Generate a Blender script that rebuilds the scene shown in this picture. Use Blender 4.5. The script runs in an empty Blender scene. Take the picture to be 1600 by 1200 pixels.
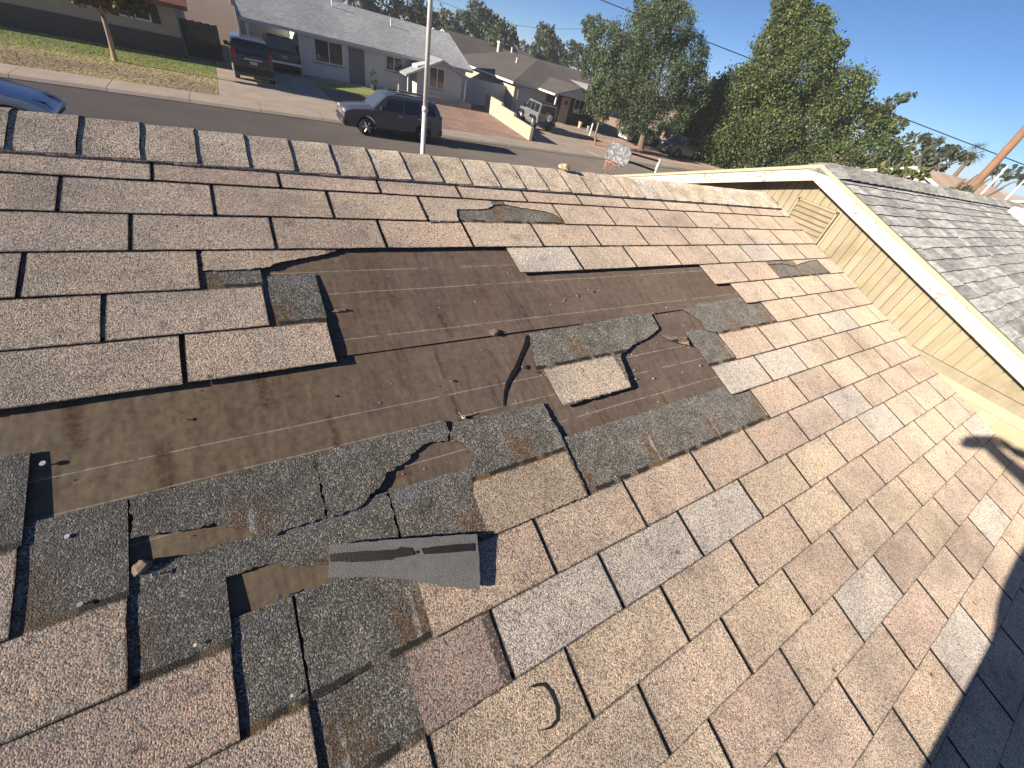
import bpy, bmesh, math, random
import numpy as np
from mathutils import Vector, Matrix, noise

random.seed(11)
rng = np.random.default_rng(5)
C = bpy.context.scene.collection
sc = bpy.context.scene
R = math.radians

# ------------------------------------------------------------------ camera
CAM = Vector((-1.81619, -0.22002, 0.97050))
ROT = ((0.8559158, -0.4746133, 0.2053053),      # camera right, in the world
       (-0.1813962, -0.6473577, -0.7402861),    # camera down
       (0.4842556, 0.5963810, -0.6401767))      # camera forward
FPX = 601.0                                      # focal length in pixels of the 1600 x 1200 photograph
right, down, fwd = (Vector(r) for r in ROT)
cam_d = bpy.data.cameras.new('camera')
cam_d.sensor_fit = 'HORIZONTAL'
cam_d.sensor_width = 36.0
cam_d.lens = 36.0 * FPX / 1600.0
cam_d.clip_start = 0.02
cam_d.clip_end = 3000.0
cam = bpy.data.objects.new('camera', cam_d)
cam.matrix_world = Matrix(((right.x, -down.x, -fwd.x, CAM.x),
                           (right.y, -down.y, -fwd.y, CAM.y),
                           (right.z, -down.z, -fwd.z, CAM.z), (0, 0, 0, 1)))
C.objects.link(cam)
sc.camera = cam

# ------------------------------------------------------------------ sky, sun, exposure
SUN = Vector((-0.94676, 0.04783, 0.31837)).normalized()     # towards the sun
el = math.asin(SUN.z)
az = math.atan2(SUN.x, SUN.y)
world = bpy.data.worlds.new('World')
sc.world = world
world.use_nodes = True
wn = world.node_tree
wn.nodes.clear()
wo = wn.nodes.new('ShaderNodeOutputWorld')
bg = wn.nodes.new('ShaderNodeBackground')
sky = wn.nodes.new('ShaderNodeTexSky')
sky.sky_type = 'NISHITA'
sky.sun_disc = False
sky.sun_elevation = el
sky.sun_rotation = az
sky.altitude = 350
sky.air_density = 0.55
sky.dust_density = 0.05
sky.ozone_density = 5.0
bg.inputs['Strength'].default_value = 0.038
wn.links.new(sky.outputs[0], bg.inputs[0])
wn.links.new(bg.outputs[0], wo.inputs[0])
sl = bpy.data.lights.new('sun', 'SUN')
sl.energy = 3.5
sl.angle = R(0.53)
sl.color = (1.0, 0.89, 0.74)
sun = bpy.data.objects.new('sun', sl)
sun.rotation_euler = SUN.to_track_quat('Z', 'Y').to_euler()
sun.location = (-20, 0, 15)
C.objects.link(sun)
vs = sc.view_settings
vs.view_transform = 'Standard'
vs.look = 'None'
vs.gamma = 1.0
vs.exposure = 1.62
sc.render.engine = 'CYCLES'
sc.cycles.max_bounces = 5
sc.cycles.diffuse_bounces = 3
sc.cycles.adaptive_threshold = 0.015
sc.cycles.use_denoising = True
sc.cycles.denoiser = 'OPENIMAGEDENOISE'
sc.cycles.denoising_input_passes = 'RGB_ALBEDO_NORMAL'

# ------------------------------------------------------------------ picture geometry: a photo pixel to a point on a real plane
def ray(x, y):
    return (right * ((x - 800) / FPX) + down * ((y - 600) / FPX) + fwd).normalized()
def at_z(x, y, z):
    d = ray(x, y); return CAM + d * ((z - CAM.z) / d.z)
def at_y(x, y, Y):
    d = ray(x, y); return CAM + d * ((Y - CAM.y) / d.y)
def at_x(x, y, X):
    d = ray(x, y); return CAM + d * ((X - CAM.x) / d.x)
TH = math.atan(4 / 12.0)
CT, ST = math.cos(TH), math.sin(TH)
NRM = Vector((0, -ST, CT))
UPS = Vector((0, CT, ST))
def roof_uw(x, y, h=0.0):
    """photo pixel -> (along the ridge, up the slope) on the near roof plane, h above the felt"""
    d = ray(x, y)
    k = (h - CAM.dot(NRM)) / d.dot(NRM)
    p = CAM + d * k
    return p.x, p.dot(UPS)

# ------------------------------------------------------------------ object helpers
def link(o, parent=None):
    C.objects.link(o)
    if parent is not None:
        o.parent = parent
    return o
def empty(name, loc=(0, 0, 0), rz=0.0, parent=None):
    o = bpy.data.objects.new(name, None)
    o.empty_display_size = 0.2
    o.location = loc
    o.rotation_euler = (0, 0, rz)
    return link(o, parent)
def tag(o, label=None, cat=None, group=None, kind=None):
    if label: o['label'] = label
    if cat: o['category'] = cat
    if group: o['group'] = group
    if kind: o['kind'] = kind
    return o
def mesh_obj(name, verts, faces, m, parent=None, loc=(0, 0, 0), smooth=False):
    me = bpy.data.meshes.new(name)
    me.from_pydata([tuple(v) for v in verts], [], faces)
    me.update()
    if m is not None: me.materials.append(m)
    if smooth:
        for p in me.polygons: p.use_smooth = True
    o = bpy.data.objects.new(name, me)
    o.location = loc
    return link(o, parent)
class MB:
    """collects boxes, tubes and plates into one mesh"""
    def __init__(s): s.v = []; s.f = []
    def add(s, vs_, fs):
        n = len(s.v); s.v += [tuple(v) for v in vs_]; s.f += [tuple(i + n for i in f) for f in fs]; return s
    def box(s, x0, x1, y0, y1, z0, z1):
        return s.add([(x0, y0, z0), (x1, y0, z0), (x1, y1, z0), (x0, y1, z0), (x0, y0, z1), (x1, y0, z1), (x1, y1, z1), (x0, y1, z1)],
                     [(0, 3, 2, 1), (4, 5, 6, 7), (0, 1, 5, 4), (1, 2, 6, 5), (2, 3, 7, 6), (3, 0, 4, 7)])
    def tube(s, pts, radii, n=8, cap=True):
        pts = [Vector(p) for p in pts]; base = len(s.v); ref = Vector((0.31, 0.17, 0.93))
        for i, p in enumerate(pts):
            t = (pts[min(i + 1, len(pts) - 1)] - pts[max(i - 1, 0)]).normalized()
            r0 = ref if abs(t.dot(ref)) < 0.95 else Vector((1, 0, 0))
            a = t.cross(r0).normalized(); b = t.cross(a)
            r = radii[i] if hasattr(radii, '__len__') else radii
            for j in range(n):
                q = 2 * math.pi * j / n
                s.v.append(tuple(p + (a * math.cos(q) + b * math.sin(q)) * r))
        for i in range(len(pts) - 1):
            for j in range(n):
                k = (j + 1) % n
                s.f.append((base + i * n + j, base + i * n + k, base + (i + 1) * n + k, base + (i + 1) * n + j))
        if cap:
            s.f.append(tuple(base + j for j in range(n))[::-1])
            s.f.append(tuple(base + (len(pts) - 1) * n + j for j in range(n)))
        return s
    def prism(s, poly, axis, a0, a1):
        """polygon in the plane across the axis, extruded along it: x -> (y,z), y -> (x,z), z -> (x,y)"""
        n = len(poly); mk = {'x': lambda p, a: (a, p[0], p[1]), 'y': lambda p, a: (p[0], a, p[1]), 'z': lambda p, a: (p[0], p[1], a)}[axis]
        vv = [mk(p, a0) for p in poly] + [mk(p, a1) for p in poly]
        return s.add(vv, [tuple(range(n))[::-1], tuple(range(n, 2 * n))] + [(i, (i + 1) % n, n + (i + 1) % n, n + i) for i in range(n)])
    def build(s, name, m, parent=None, loc=(0, 0, 0), smooth=False, fix=True):
        me = bpy.data.meshes.new(name); me.from_pydata(s.v, [], s.f)
        if fix:
            bm = bmesh.new(); bm.from_mesh(me); bmesh.ops.recalc_face_normals(bm, faces=bm.faces[:]); bm.to_mesh(me); bm.free()
        me.update()
        if m is not None: me.materials.append(m)
        if smooth:
            for p in me.polygons: p.use_smooth = True
        o = bpy.data.objects.new(name, me); o.location = loc
        return link(o, parent)
def bevel(o, w=0.02, seg=2, ang=40):
    b = o.modifiers.new('bevel', 'BEVEL'); b.width = w; b.segments = seg; b.limit_method = 'ANGLE'; b.angle_limit = R(ang); return o

# ------------------------------------------------------------------ material helpers
class MT:
    def __init__(s, name):
        s.m = bpy.data.materials.new(name); s.m.use_nodes = True; s.nt = s.m.node_tree; s.nt.nodes.clear()
        s.out = s.nt.nodes.new('ShaderNodeOutputMaterial')
    def n(s, t, ins=None, **kw):
        nd = s.nt.nodes.new(t)
        for k, v in kw.items(): setattr(nd, k, v)
        for k, v in (ins or {}).items(): s.put(nd.inputs[k], v)
        return nd
    def put(s, sock, v):
        if isinstance(v, bpy.types.NodeSocket): s.nt.links.new(v, sock)
        else:
            if sock.type == 'RGBA' and hasattr(v, '__len__') and len(v) == 3: v = (*v, 1)
            sock.default_value = v
    def math(s, op, a, b=0.0, c=0.0, clamp=False):
        nd = s.nt.nodes.new('ShaderNodeMath'); nd.operation = op; nd.use_clamp = clamp
        s.put(nd.inputs[0], a); s.put(nd.inputs[1], b); s.put(nd.inputs[2], c); return nd.outputs[0]
    def mix(s, f, a, b, mode='MIX'):
        nd = s.nt.nodes.new('ShaderNodeMix'); nd.data_type = 'RGBA'; nd.blend_type = mode
        s.put(nd.inputs[0], f); s.put(nd.inputs[6], a); s.put(nd.inputs[7], b); return nd.outputs[2]
    def ramp(s, f, stops, interp='LINEAR'):
        nd = s.nt.nodes.new('ShaderNodeValToRGB'); nd.color_ramp.interpolation = interp
        e = nd.color_ramp.elements
        while len(e) < len(stops): e.new(0.5)
        for i, (p, c) in enumerate(stops):
            e[i].position = p
            e[i].color = (c, c, c, 1) if not hasattr(c, '__len__') else (*c, 1)
        s.put(nd.inputs[0], f); return nd.outputs[0]
    def step(s, x, lo, hi):
        nd = s.nt.nodes.new('ShaderNodeMapRange'); nd.interpolation_type = 'SMOOTHSTEP'
        s.put(nd.inputs[0], x); s.put(nd.inputs[1], lo); s.put(nd.inputs[2], hi); return nd.outputs[0]
    def noise(s, vec, scale, detail=4.0, rough=0.55, out=0):
        nd = s.n('ShaderNodeTexNoise', {'Vector': vec, 'Scale': scale, 'Detail': detail, 'Roughness': rough}); return nd.outputs[out]
    def pos(s): return s.n('ShaderNodeNewGeometry').outputs['Position']
    def objc(s): return s.n('ShaderNodeTexCoord').outputs['Object']
    def xyz(s, v):
        o = s.n('ShaderNodeSeparateXYZ', {0: v}).outputs; return o[0], o[1], o[2]
    def bump(s, h, strength=0.5, dist=0.01, normal=None):
        nd = s.n('ShaderNodeBump', {'Height': h, 'Strength': strength, 'Distance': dist})
        if normal is not None: s.put(nd.inputs['Normal'], normal)
        return nd.outputs[0]
    def surf(s, col, rough=0.8, spec=0.3, normal=None, metal=0.0, diffr=0.0, **kw):
        b = s.n('ShaderNodeBsdfPrincipled', {'Base Color': col, 'Roughness': rough, 'Metallic': metal, 'Specular IOR Level': spec})
        if 'Diffuse Roughness' in b.inputs: s.put(b.inputs['Diffuse Roughness'], diffr)
        if normal is not None: s.put(b.inputs['Normal'], normal)
        for k, v in kw.items(): s.put(b.inputs[k.replace('_', ' ')], v)
        s.nt.links.new(b.outputs[0], s.out.inputs[0]); return s.m
def plain(name, col, rough=0.7, spec=0.3, metal=0.0, var=0.12, scale=6.0, bump=0.0):
    """a paint or plaster with slow uneven tone and a little dirt"""
    t = MT(name); p = t.pos()
    a = t.noise(p, scale, 5.0); b = t.noise(p, scale * 9, 3.0)
    f = t.math('ADD', t.math('MULTIPLY', a, 0.7), t.math('MULTIPLY', b, 0.3))
    k = t.ramp(f, [(0.25, 1 - var), (0.75, 1 + var)])
    c = t.mix(1.0, col, k, 'MULTIPLY')
    nrm = t.bump(b, bump, 0.01) if bump else None
    return t.surf(c, rough, spec, nrm, metal)
# ------------------------------------------------------------------ materials
M = {}
TABW, EXPO, SHEAR, TOTAL = 0.3333, 0.14387, -0.0797, 0.3333
def granule_nodes(t, pos, scale):
    v = t.n('ShaderNodeTexVoronoi', {'Vector': pos, 'Scale': scale, 'Randomness': 1.0}); v.feature = 'F1'
    r, g, b = t.xyz(v.outputs['Color'])
    return v.outputs['Distance'], r, g
def shingle_material():
    t = MT('asphalt_shingle_granules'); pos = t.pos(); oc = t.objc(); x, y, z = t.xyz(oc)
    # warp so that the granules are crumbs and not round cells
    wv = t.n('ShaderNodeVectorMath', {0: pos, 1: t.n('ShaderNodeVectorMath', {0: t.noise(pos, 900, 0.0, 0.5, 1), 1: (0.0016,) * 3}, operation='MULTIPLY').outputs[0]}, operation='ADD').outputs[0]
    dist, r1, r2 = granule_nodes(t, wv, 400.0)
    base = t.n('ShaderNodeObjectInfo').outputs['Color']
    rnd = t.n('ShaderNodeObjectInfo').outputs['Random']
    shade = t.ramp(r1, [(0.0, 0.30), (0.18, 0.50), (0.42, 0.90), (0.68, 1.14), (1.0, 1.52)])
    tint = t.ramp(r2, [(0.0, (0.86, 0.92, 1.06)), (0.45, (1, 1, 1)), (1.0, (1.10, 0.98, 0.88))])
    light = t.mix(1.0, t.mix(1.0, base, shade, 'MULTIPLY'), tint, 'MULTIPLY')
    # slow tone: blended factory colour, worn and dirty patches
    n1 = t.noise(pos, 4.5, 2.0, 0.6); n2 = t.noise(pos, 17.0, 3.0, 0.6)
    light = t.mix(1.0, light, t.ramp(n1, [(0.28, 0.80), (0.5, 1.0), (0.75, 1.12)]), 'MULTIPLY')
    light = t.mix(t.math('MULTIPLY', t.step(n2, 0.58, 0.74), 0.55), light, t.mix(1.0, light, (0.50, 0.46, 0.47), 'MULTIPLY'))
    light = t.mix(t.math('MULTIPLY', t.step(n1, 0.5, 0.7), 0.28), light, t.mix(1.0, light, (1.06, 0.92, 0.83), 'MULTIPLY'))
    big = t.noise(t.n('ShaderNodeMapping', {'Vector': pos, 'Rotation': (0, 0, 0.2), 'Scale': (1.5, 2.6, 2.6)}).outputs[0], 1.0, 3.0, 0.62)
    light = t.mix(1.0, light, t.ramp(big, [(0.28, (0.74, 0.72, 0.72)), (0.45, (0.98, 0.95, 0.95)), (0.58, (1.04, 1.02, 1.0)), (0.72, (1.13, 1.11, 1.09))]), 'MULTIPLY')
    lost = t.math('MULTIPLY', t.step(t.noise(pos, 34.0, 3.0, 0.7), 0.66, 0.72), t.step(n1, 0.5, 0.6))
    light = t.mix(t.math('MULTIPLY', lost, 0.8), light, (0.075, 0.062, 0.055))
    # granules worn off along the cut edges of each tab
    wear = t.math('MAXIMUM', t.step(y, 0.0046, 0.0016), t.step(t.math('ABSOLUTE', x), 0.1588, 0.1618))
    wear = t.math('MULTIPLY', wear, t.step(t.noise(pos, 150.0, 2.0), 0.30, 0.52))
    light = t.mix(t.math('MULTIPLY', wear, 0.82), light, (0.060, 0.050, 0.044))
    # head lap: hardly weathered dark grey granules
    dk = t.ramp(r1, [(0.0, (0.045, 0.042, 0.038)), (0.35, (0.115, 0.107, 0.094)), (0.70, (0.205, 0.190, 0.165)), (0.9, (0.34, 0.32, 0.28)), (1.0, (0.52, 0.49, 0.43))])
    dk = t.mix(1.0, dk, t.ramp(n2, [(0.3, 0.72), (0.7, 1.25)]), 'MULTIPLY')
    wob = t.math('MULTIPLY', t.math('SUBTRACT', t.noise(pos, 40.0, 2.0), 0.5), 0.014)
    yw = t.math('ADD', y, wob)
    # rust wash where the cut-out of the missing course let the water through
    xs = t.math('ABSOLUTE', t.math('SUBTRACT', t.math('ADD', x, t.math('MULTIPLY', t.math('SUBTRACT', n2, 0.5), 0.075)), 0.027))
    rn2 = t.math('FRACT', t.math('MULTIPLY', rnd, 7.31)); rn3 = t.math('FRACT', t.math('MULTIPLY', rnd, 23.7))
    xs = t.math('ADD', xs, t.math('MULTIPLY', t.math('SUBTRACT', rn2, 0.62), 0.035))
    fall = t.math('MULTIPLY', t.step(y, t.math('ADD', 0.25, t.math('MULTIPLY', rn3, 0.05)), t.math('ADD', 0.18, t.math('MULTIPLY', rn2, 0.06))), t.step(y, EXPO - 0.004, EXPO + 0.006))
    rust = t.math('MULTIPLY', t.math('MULTIPLY', t.step(xs, 0.064, 0.012), fall), t.step(t.noise(pos, 55.0, 2.0), 0.30, 0.62))
    dk = t.mix(t.math('MULTIPLY', rust, 0.85), dk, t.mix(r1, (0.075, 0.036, 0.014), (0.27, 0.16, 0.085)))
    strk = t.math('MULTIPLY', t.math('MULTIPLY', t.step(t.math('ABSOLUTE', t.math('SUBTRACT', t.math('ADD', x, t.math('MULTIPLY', wob, 0.5)), 0.027)), 0.0075, 0.003), fall), t.math('MULTIPLY', t.step(rn3, 0.25, 0.7), t.step(n2, 0.34, 0.55)))
    dk = t.mix(strk, dk, t.mix(r1, (0.16, 0.15, 0.135), (0.55, 0.52, 0.47)))
    # sealant line, then a dusty rust line just above the exposed face
    seg = t.step(t.noise(t.n('ShaderNodeCombineXYZ', {0: t.math('MULTIPLY', t.math('ADD', x, rnd), 14.0), 1: rnd, 2: 0.0}).outputs[0], 1.0, 1.0), 0.40, 0.48)
    tar = t.math('MULTIPLY', t.math('MULTIPLY', t.step(yw, EXPO + 0.001, EXPO + 0.003), t.step(yw, EXPO + 0.017, EXPO + 0.014)), seg)
    dk = t.mix(t.math('MULTIPLY', tar, 0.92), dk, (0.022, 0.019, 0.017))
    dust = t.math('MULTIPLY', t.math('MULTIPLY', t.step(yw, EXPO - 0.006, EXPO + 0.001), t.step(yw, EXPO + 0.015, EXPO + 0.008)), t.math('SUBTRACT', 1.0, tar))
    dk = t.mix(t.math('MULTIPLY', dust, t.step(big, 0.42, 0.58)), dk, (0.20, 0.115, 0.050))
    # grey scuff along the upper edge
    sc_ = t.math('MULTIPLY', t.math('MULTIPLY', t.step(yw, 0.285, 0.305), t.step(t.noise(t.n('ShaderNodeMapping', {'Vector': pos, 'Scale': (7, 60, 60)}).outputs[0], 1.0, 2.0), 0.44, 0.62)), t.step(big, 0.46, 0.58))
    dk = t.mix(t.math('MULTIPLY', sc_, 0.75), dk, t.mix(r1, (0.055, 0.058, 0.072), (0.34, 0.34, 0.36)))
    zone = t.step(yw, EXPO - 0.006, EXPO + 0.002)
    col = t.mix(zone, light, dk)
    h = t.math('SUBTRACT', 0.75, t.math('MULTIPLY', dist, 1.0))
    h = t.math('ADD', h, t.math('MULTIPLY', r2, 0.35))
    nrm = t.bump(h, 0.62, 0.0026)
    nrm = t.bump(n2, 0.35, 0.010, nrm)
    return t.surf(col, t.math('ADD', 0.62, t.math('MULTIPLY', r1, 0.3)), 0.28, nrm, 0.0, 1.0)
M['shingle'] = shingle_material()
FELT_LINES = (1.064, 0.972, 0.797, 0.560, 0.483, 0.385)
def felt_material():
    t = MT('asphalt_felt_underlay'); pos = t.pos(); x, y, z = t.xyz(t.objc())
    a = t.noise(pos, 3.0, 5.0, 0.6); b = t.noise(pos, 60.0, 4.0, 0.6); c = t.noise(t.n('ShaderNodeMapping', {'Vector': pos, 'Scale': (5, 28, 28)}).outputs[0], 1.0, 4.0)
    col = t.ramp(a, [(0.25, (0.124, 0.087, 0.068)), (0.5, (0.148, 0.109, 0.087)), (0.75, (0.178, 0.135, 0.104))])
    col = t.mix(1.0, col, t.ramp(t.math('ADD', t.math('MULTIPLY', b, 0.6), t.math('MULTIPLY', c, 0.4)), [(0.3, 0.72), (0.7, 1.26)]), 'MULTIPLY')
    dirt = t.n('ShaderNodeAttribute', attribute_name='dirt').outputs['Fac']
    col = t.mix(t.math('MULTIPLY', dirt, t.step(b, 0.25, 0.6)), col, t.mix(b, (0.120, 0.084, 0.042), (0.250, 0.185, 0.108)))
    st = t.n('ShaderNodeAttribute', attribute_name='stain').outputs['Fac']
    sf = t.math('MULTIPLY', st, t.step(t.noise(pos, 85.0, 4.0, 0.65), 0.26, 0.60), clamp=True)
    col = t.mix(t.math('MULTIPLY', sf, 0.9), col, t.mix(t.noise(pos, 120.0, 2.0), (0.012, 0.008, 0.006), (0.115, 0.050, 0.020)))
    # printed nailing lines
    ly = t.math('ADD', y, t.math('MULTIPLY', t.math('SUBTRACT', t.noise(pos, 3.0, 2.0), 0.5), 0.006))
    tot = None
    for w in FELT_LINES:
        l = t.step(t.math('ABSOLUTE', t.math('SUBTRACT', ly, w)), 0.0019, 0.0009)
        tot = l if tot is None else t.math('MAXIMUM', tot, l)
    dash = t.step(t.noise(t.n('ShaderNodeCombineXYZ', {0: t.math('MULTIPLY', x, 17.0), 1: t.math('MULTIPLY', y, 9.0), 2: 0.0}).outputs[0], 1.0, 2.0), 0.36, 0.46)
    col = t.mix(t.math('MULTIPLY', t.math('MULTIPLY', tot, dash), t.math('MULTIPLY', t.step(b, 0.25, 0.45), 0.8)), col, (0.36, 0.33, 0.29))
    h = t.math('ADD', t.math('MULTIPLY', b, 0.4), t.math('MULTIPLY', c, 0.6))
    nrm = t.bump(h, 0.38, 0.004); nrm = t.bump(t.noise(t.n('ShaderNodeMapping', {'Vector': pos, 'Scale': (9, 3.2, 3.2)}).outputs[0], 1.0, 3.0, 0.6), 0.45, 0.016, nrm)
    return t.surf(col, 0.68, 0.30, nrm, 0.0, 0.6)
M['felt'] = felt_material()
def wing_shingle_material():
    t = MT('grey_laminate_granules'); pos = t.pos(); oi = t.n('ShaderNodeObjectInfo')
    v = t.n('ShaderNodeTexVoronoi', {'Vector': pos, 'Scale': 330.0}); r, g, b = t.xyz(v.outputs['Color'])
    k = t.ramp(r, [(0.0, 0.5), (0.5, 1.0), (1.0, 1.5)])
    blotch = t.noise(t.n('ShaderNodeMapping', {'Vector': pos, 'Scale': (7, 30, 30)}).outputs[0], 1.0, 3.0)
    c = t.mix(1.0, t.mix(1.0, oi.outputs['Color'], k, 'MULTIPLY'), t.ramp(blotch, [(0.35, 0.68), (0.65, 1.22)]), 'MULTIPLY')
    return t.surf(c, 0.85, 0.2, t.bump(v.outputs['Distance'], 0.5, 0.002), 0.0, 1.0)
M['wing_shingle'] = wing_shingle_material()
def far_roof(name, c0, c1, spec=0.2):
    """composition roof too far off to tell single shingles apart: course lines and mottled tone"""
    t = MT(name); pos = t.pos()
    n = t.noise(t.n('ShaderNodeMapping', {'Vector': pos, 'Scale': (3.0, 7.0, 7.0)}).outputs[0], 1.0, 4.0, 0.7)
    n2 = t.noise(pos, 0.35, 3.0)
    col = t.mix(t.ramp(n, [(0.36, 0.0), (0.64, 1.0)]), c0, c1)
    col = t.mix(1.0, col, t.ramp(n2, [(0.3, 0.86), (0.7, 1.12)]), 'MULTIPLY')
    return t.surf(col, 0.9, spec, t.bump(n, 0.5, 0.03), 0.0, 0.8)
M['roof_grey'] = far_roof('grey_composition_roof', (0.24, 0.25, 0.26), (0.42, 0.43, 0.44))
M['roof_brown'] = far_roof('brown_composition_roof', (0.072, 0.064, 0.062), (0.102, 0.090, 0.086))
M['roof_tan'] = far_roof('tan_composition_roof', (0.24, 0.18, 0.14), (0.32, 0.24, 0.19))
M['roof_red'] = far_roof('red_brown_tile_roof', (0.17, 0.075, 0.05), (0.25, 0.11, 0.075))
def siding_material():
    t = MT('cream_painted_boards'); pos = t.pos(); oi = t.n('ShaderNodeObjectInfo')
    a = t.noise(t.n('ShaderNodeMapping', {'Vector': pos, 'Scale': (20, 24, 3.5)}).outputs[0], 1.0, 5.0, 0.65); b = t.noise(pos, 4.0, 4.0, 0.6)
    c = t.mix(t.ramp(a, [(0.35, 0.0), (0.7, 1.0)]), (0.265, 0.225, 0.150), (0.330, 0.290, 0.205))
    c = t.mix(t.math('MULTIPLY', t.step(b, 0.50, 0.68), 0.55), c, (0.215, 0.170, 0.105))
    c = t.mix(t.step(t.noise(pos, 26.0, 3.0), 0.70, 0.76), c, (0.40, 0.355, 0.26))
    c = t.mix(1.0, c, t.ramp(oi.outputs['Random'], [(0, 0.90), (1, 1.06)]), 'MULTIPLY')
    return t.surf(c, 0.7, 0.25, t.bump(a, 0.25, 0.004))
M['siding'] = siding_material()
def peeling_material():
    t = MT('peeling_white_paint'); pos = t.pos()
    a = t.noise(t.n('ShaderNodeMapping', {'Vector': pos, 'Scale': (30, 30, 55)}).outputs[0], 1.0, 6.0, 0.72); big = t.noise(pos, 3.2, 3.0)
    f = t.step(t.math('ADD', a, t.math('MULTIPLY', t.math('SUBTRACT', big, 0.5), 0.35)), 0.585, 0.63)
    c = t.mix(f, (0.50, 0.475, 0.41), (0.20, 0.165, 0.125))
    c = t.mix(t.math('MULTIPLY', t.step(t.noise(pos, 60, 3.0), 0.62, 0.7), 0.5), c, (0.38, 0.34, 0.27))
    return t.surf(c, 0.65, 0.3, t.bump(f, -0.4, 0.003))
M['peeling'] = peeling_material()
M['cream'] = plain('cream_stucco', (0.36, 0.315, 0.215), 0.85, 0.2, 0, 0.08, 4, 0.25)
M['cream_block'] = plain('cream_slump_block', (0.44, 0.37, 0.28), 0.9, 0.2, 0, 0.16, 2.2, 0.3)
M['cream_trim'] = plain('cream_trim_paint', (0.38, 0.335, 0.235), 0.6, 0.3, 0, 0.10, 9)
M['soffit'] = plain('brown_soffit_boards', (0.20, 0.15, 0.10), 0.8, 0.2, 0, 0.15, 8)
M['stucco_grey'] = plain('grey_stucco', (0.55, 0.54, 0.525), 0.9, 0.15, 0, 0.07, 1.5)
M['siding_grey'] = plain('grey_vertical_siding', (0.50, 0.49, 0.48), 0.85, 0.2, 0, 0.07, 1.2)
M['stucco_tan'] = plain('tan_stucco', (0.42, 0.35, 0.28), 0.9, 0.15, 0, 0.08, 1.5)
M['stucco_pink'] = plain('pinkish_stucco', (0.52, 0.40, 0.31), 0.9, 0.15, 0, 0.08, 1.5)
M['garage_door'] = plain('pale_garage_door_paint', (0.42, 0.42, 0.44), 0.6, 0.3, 0, 0.05, 1.0)
M['white'] = plain('white_paint', (0.74, 0.73, 0.70), 0.55, 0.35, 0, 0.06, 4)
M['dark_wood'] = plain('dark_stained_wood', (0.060, 0.052, 0.046), 0.8, 0.2, 0, 0.25, 5)
M['door_dark'] = plain('dark_security_door', (0.15, 0.14, 0.145), 0.6, 0.3, 0, 0.12, 4)
M['wood_pole'] = plain('weathered_pole_wood', (0.23, 0.135, 0.085), 0.9, 0.15, 0, 0.3, 3, 0.3)
M['steel'] = plain('galvanised_steel', (0.58, 0.58, 0.57), 0.5, 0.5, 0.15, 0.10, 10)
M['black_cable'] = plain('black_cable', (0.02, 0.02, 0.02), 0.6, 0.3)
M['backing'] = plain('fibreglass_shingle_backing', (0.175, 0.173, 0.165), 0.85, 0.2, 0, 0.22, 45, 0.35)
M['tar'] = plain('black_sealant', (0.016, 0.014, 0.013), 0.45, 0.4, 0, 0.2, 60, 0.4)
M['nail'] = plain('dull_zinc_nail', (0.30, 0.30, 0.30), 0.45, 0.5, 0.6, 0.25, 90)
M['nail_pale'] = plain('pale_zinc_nail', (0.50, 0.47, 0.41), 0.5, 0.5, 0.2, 0.2, 90)
M['rusty'] = plain('rusty_nail_head', (0.42, 0.20, 0.09), 0.8, 0.2, 0, 0.3, 90)
M['crumb'] = plain('shingle_crumbs', (0.22, 0.17, 0.14), 0.9, 0.2, 0, 0.5, 160, 0.5)
M['stone'] = plain('pale_broken_stone', (0.58, 0.44, 0.28), 0.9, 0.2, 0, 0.22, 14, 0.5)
def brick_far():
    t = MT('dark_brick'); br = t.n('ShaderNodeTexBrick', {'Vector': t.n('ShaderNodeMapping', {'Vector': t.pos(), 'Rotation': (R(90), 0, 0)}).outputs[0], 'Color1': (0.105, 0.080, 0.070, 1), 'Color2': (0.080, 0.062, 0.056, 1), 'Mortar': (0.12, 0.105, 0.095, 1), 'Scale': 1.0, 'Mortar Size': 0.010, 'Brick Width': 0.22, 'Row Height': 0.075})
    return t.surf(br.outputs[0], 0.9, 0.2, t.bump(br.outputs[1], -0.4, 0.01))
M['brick'] = brick_far()
def asphalt():
    t = MT('old_asphalt'); p = t.pos()
    a = t.noise(p, 0.5, 4.0); b = t.noise(p, 9.0, 5.0, 0.7); d = t.noise(p, 70.0, 2.0)
    c = t.mix(t.ramp(a, [(0.3, 0.0), (0.7, 1.0)]), (0.122, 0.104, 0.093), (0.156, 0.134, 0.120))
    c = t.mix(1.0, c, t.ramp(t.math('ADD', t.math('MULTIPLY', b, 0.6), t.math('MULTIPLY', d, 0.4)), [(0.3, 0.80), (0.7, 1.2)]), 'MULTIPLY')
    return t.surf(c, 0.9, 0.2, t.bump(d, 0.4, 0.01), 0.0, 0.8)
M['asphalt'] = asphalt()
M['concrete'] = plain('old_concrete', (0.42, 0.345, 0.28), 0.9, 0.2, 0, 0.24, 0.9, 0.3)
M['concrete_grey'] = plain('grey_block_kerb', (0.27, 0.26, 0.25), 0.9, 0.2, 0, 0.12, 2.0, 0.3)
def gravel(name, c0, c1):
    t = MT(name); p = t.pos()
    v = t.n('ShaderNodeTexVoronoi', {'Vector': p, 'Scale': 16.0}); r, g, b = t.xyz(v.outputs['Color'])
    c = t.mix(r, c0, c1); c = t.mix(1.0, c, t.ramp(t.noise(p, 0.6, 4.0), [(0.3, 0.82), (0.7, 1.15)]), 'MULTIPLY')
    return t.surf(c, 0.95, 0.15, t.bump(v.outputs['Distance'], 0.8, 0.03), 0.0, 1.0)
M['gravel'] = gravel('red_brown_gravel', (0.17, 0.11, 0.085), (0.36, 0.25, 0.20))
M['dirt'] = gravel('tan_dirt', (0.25, 0.18, 0.13), (0.34, 0.26, 0.20))
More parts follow.
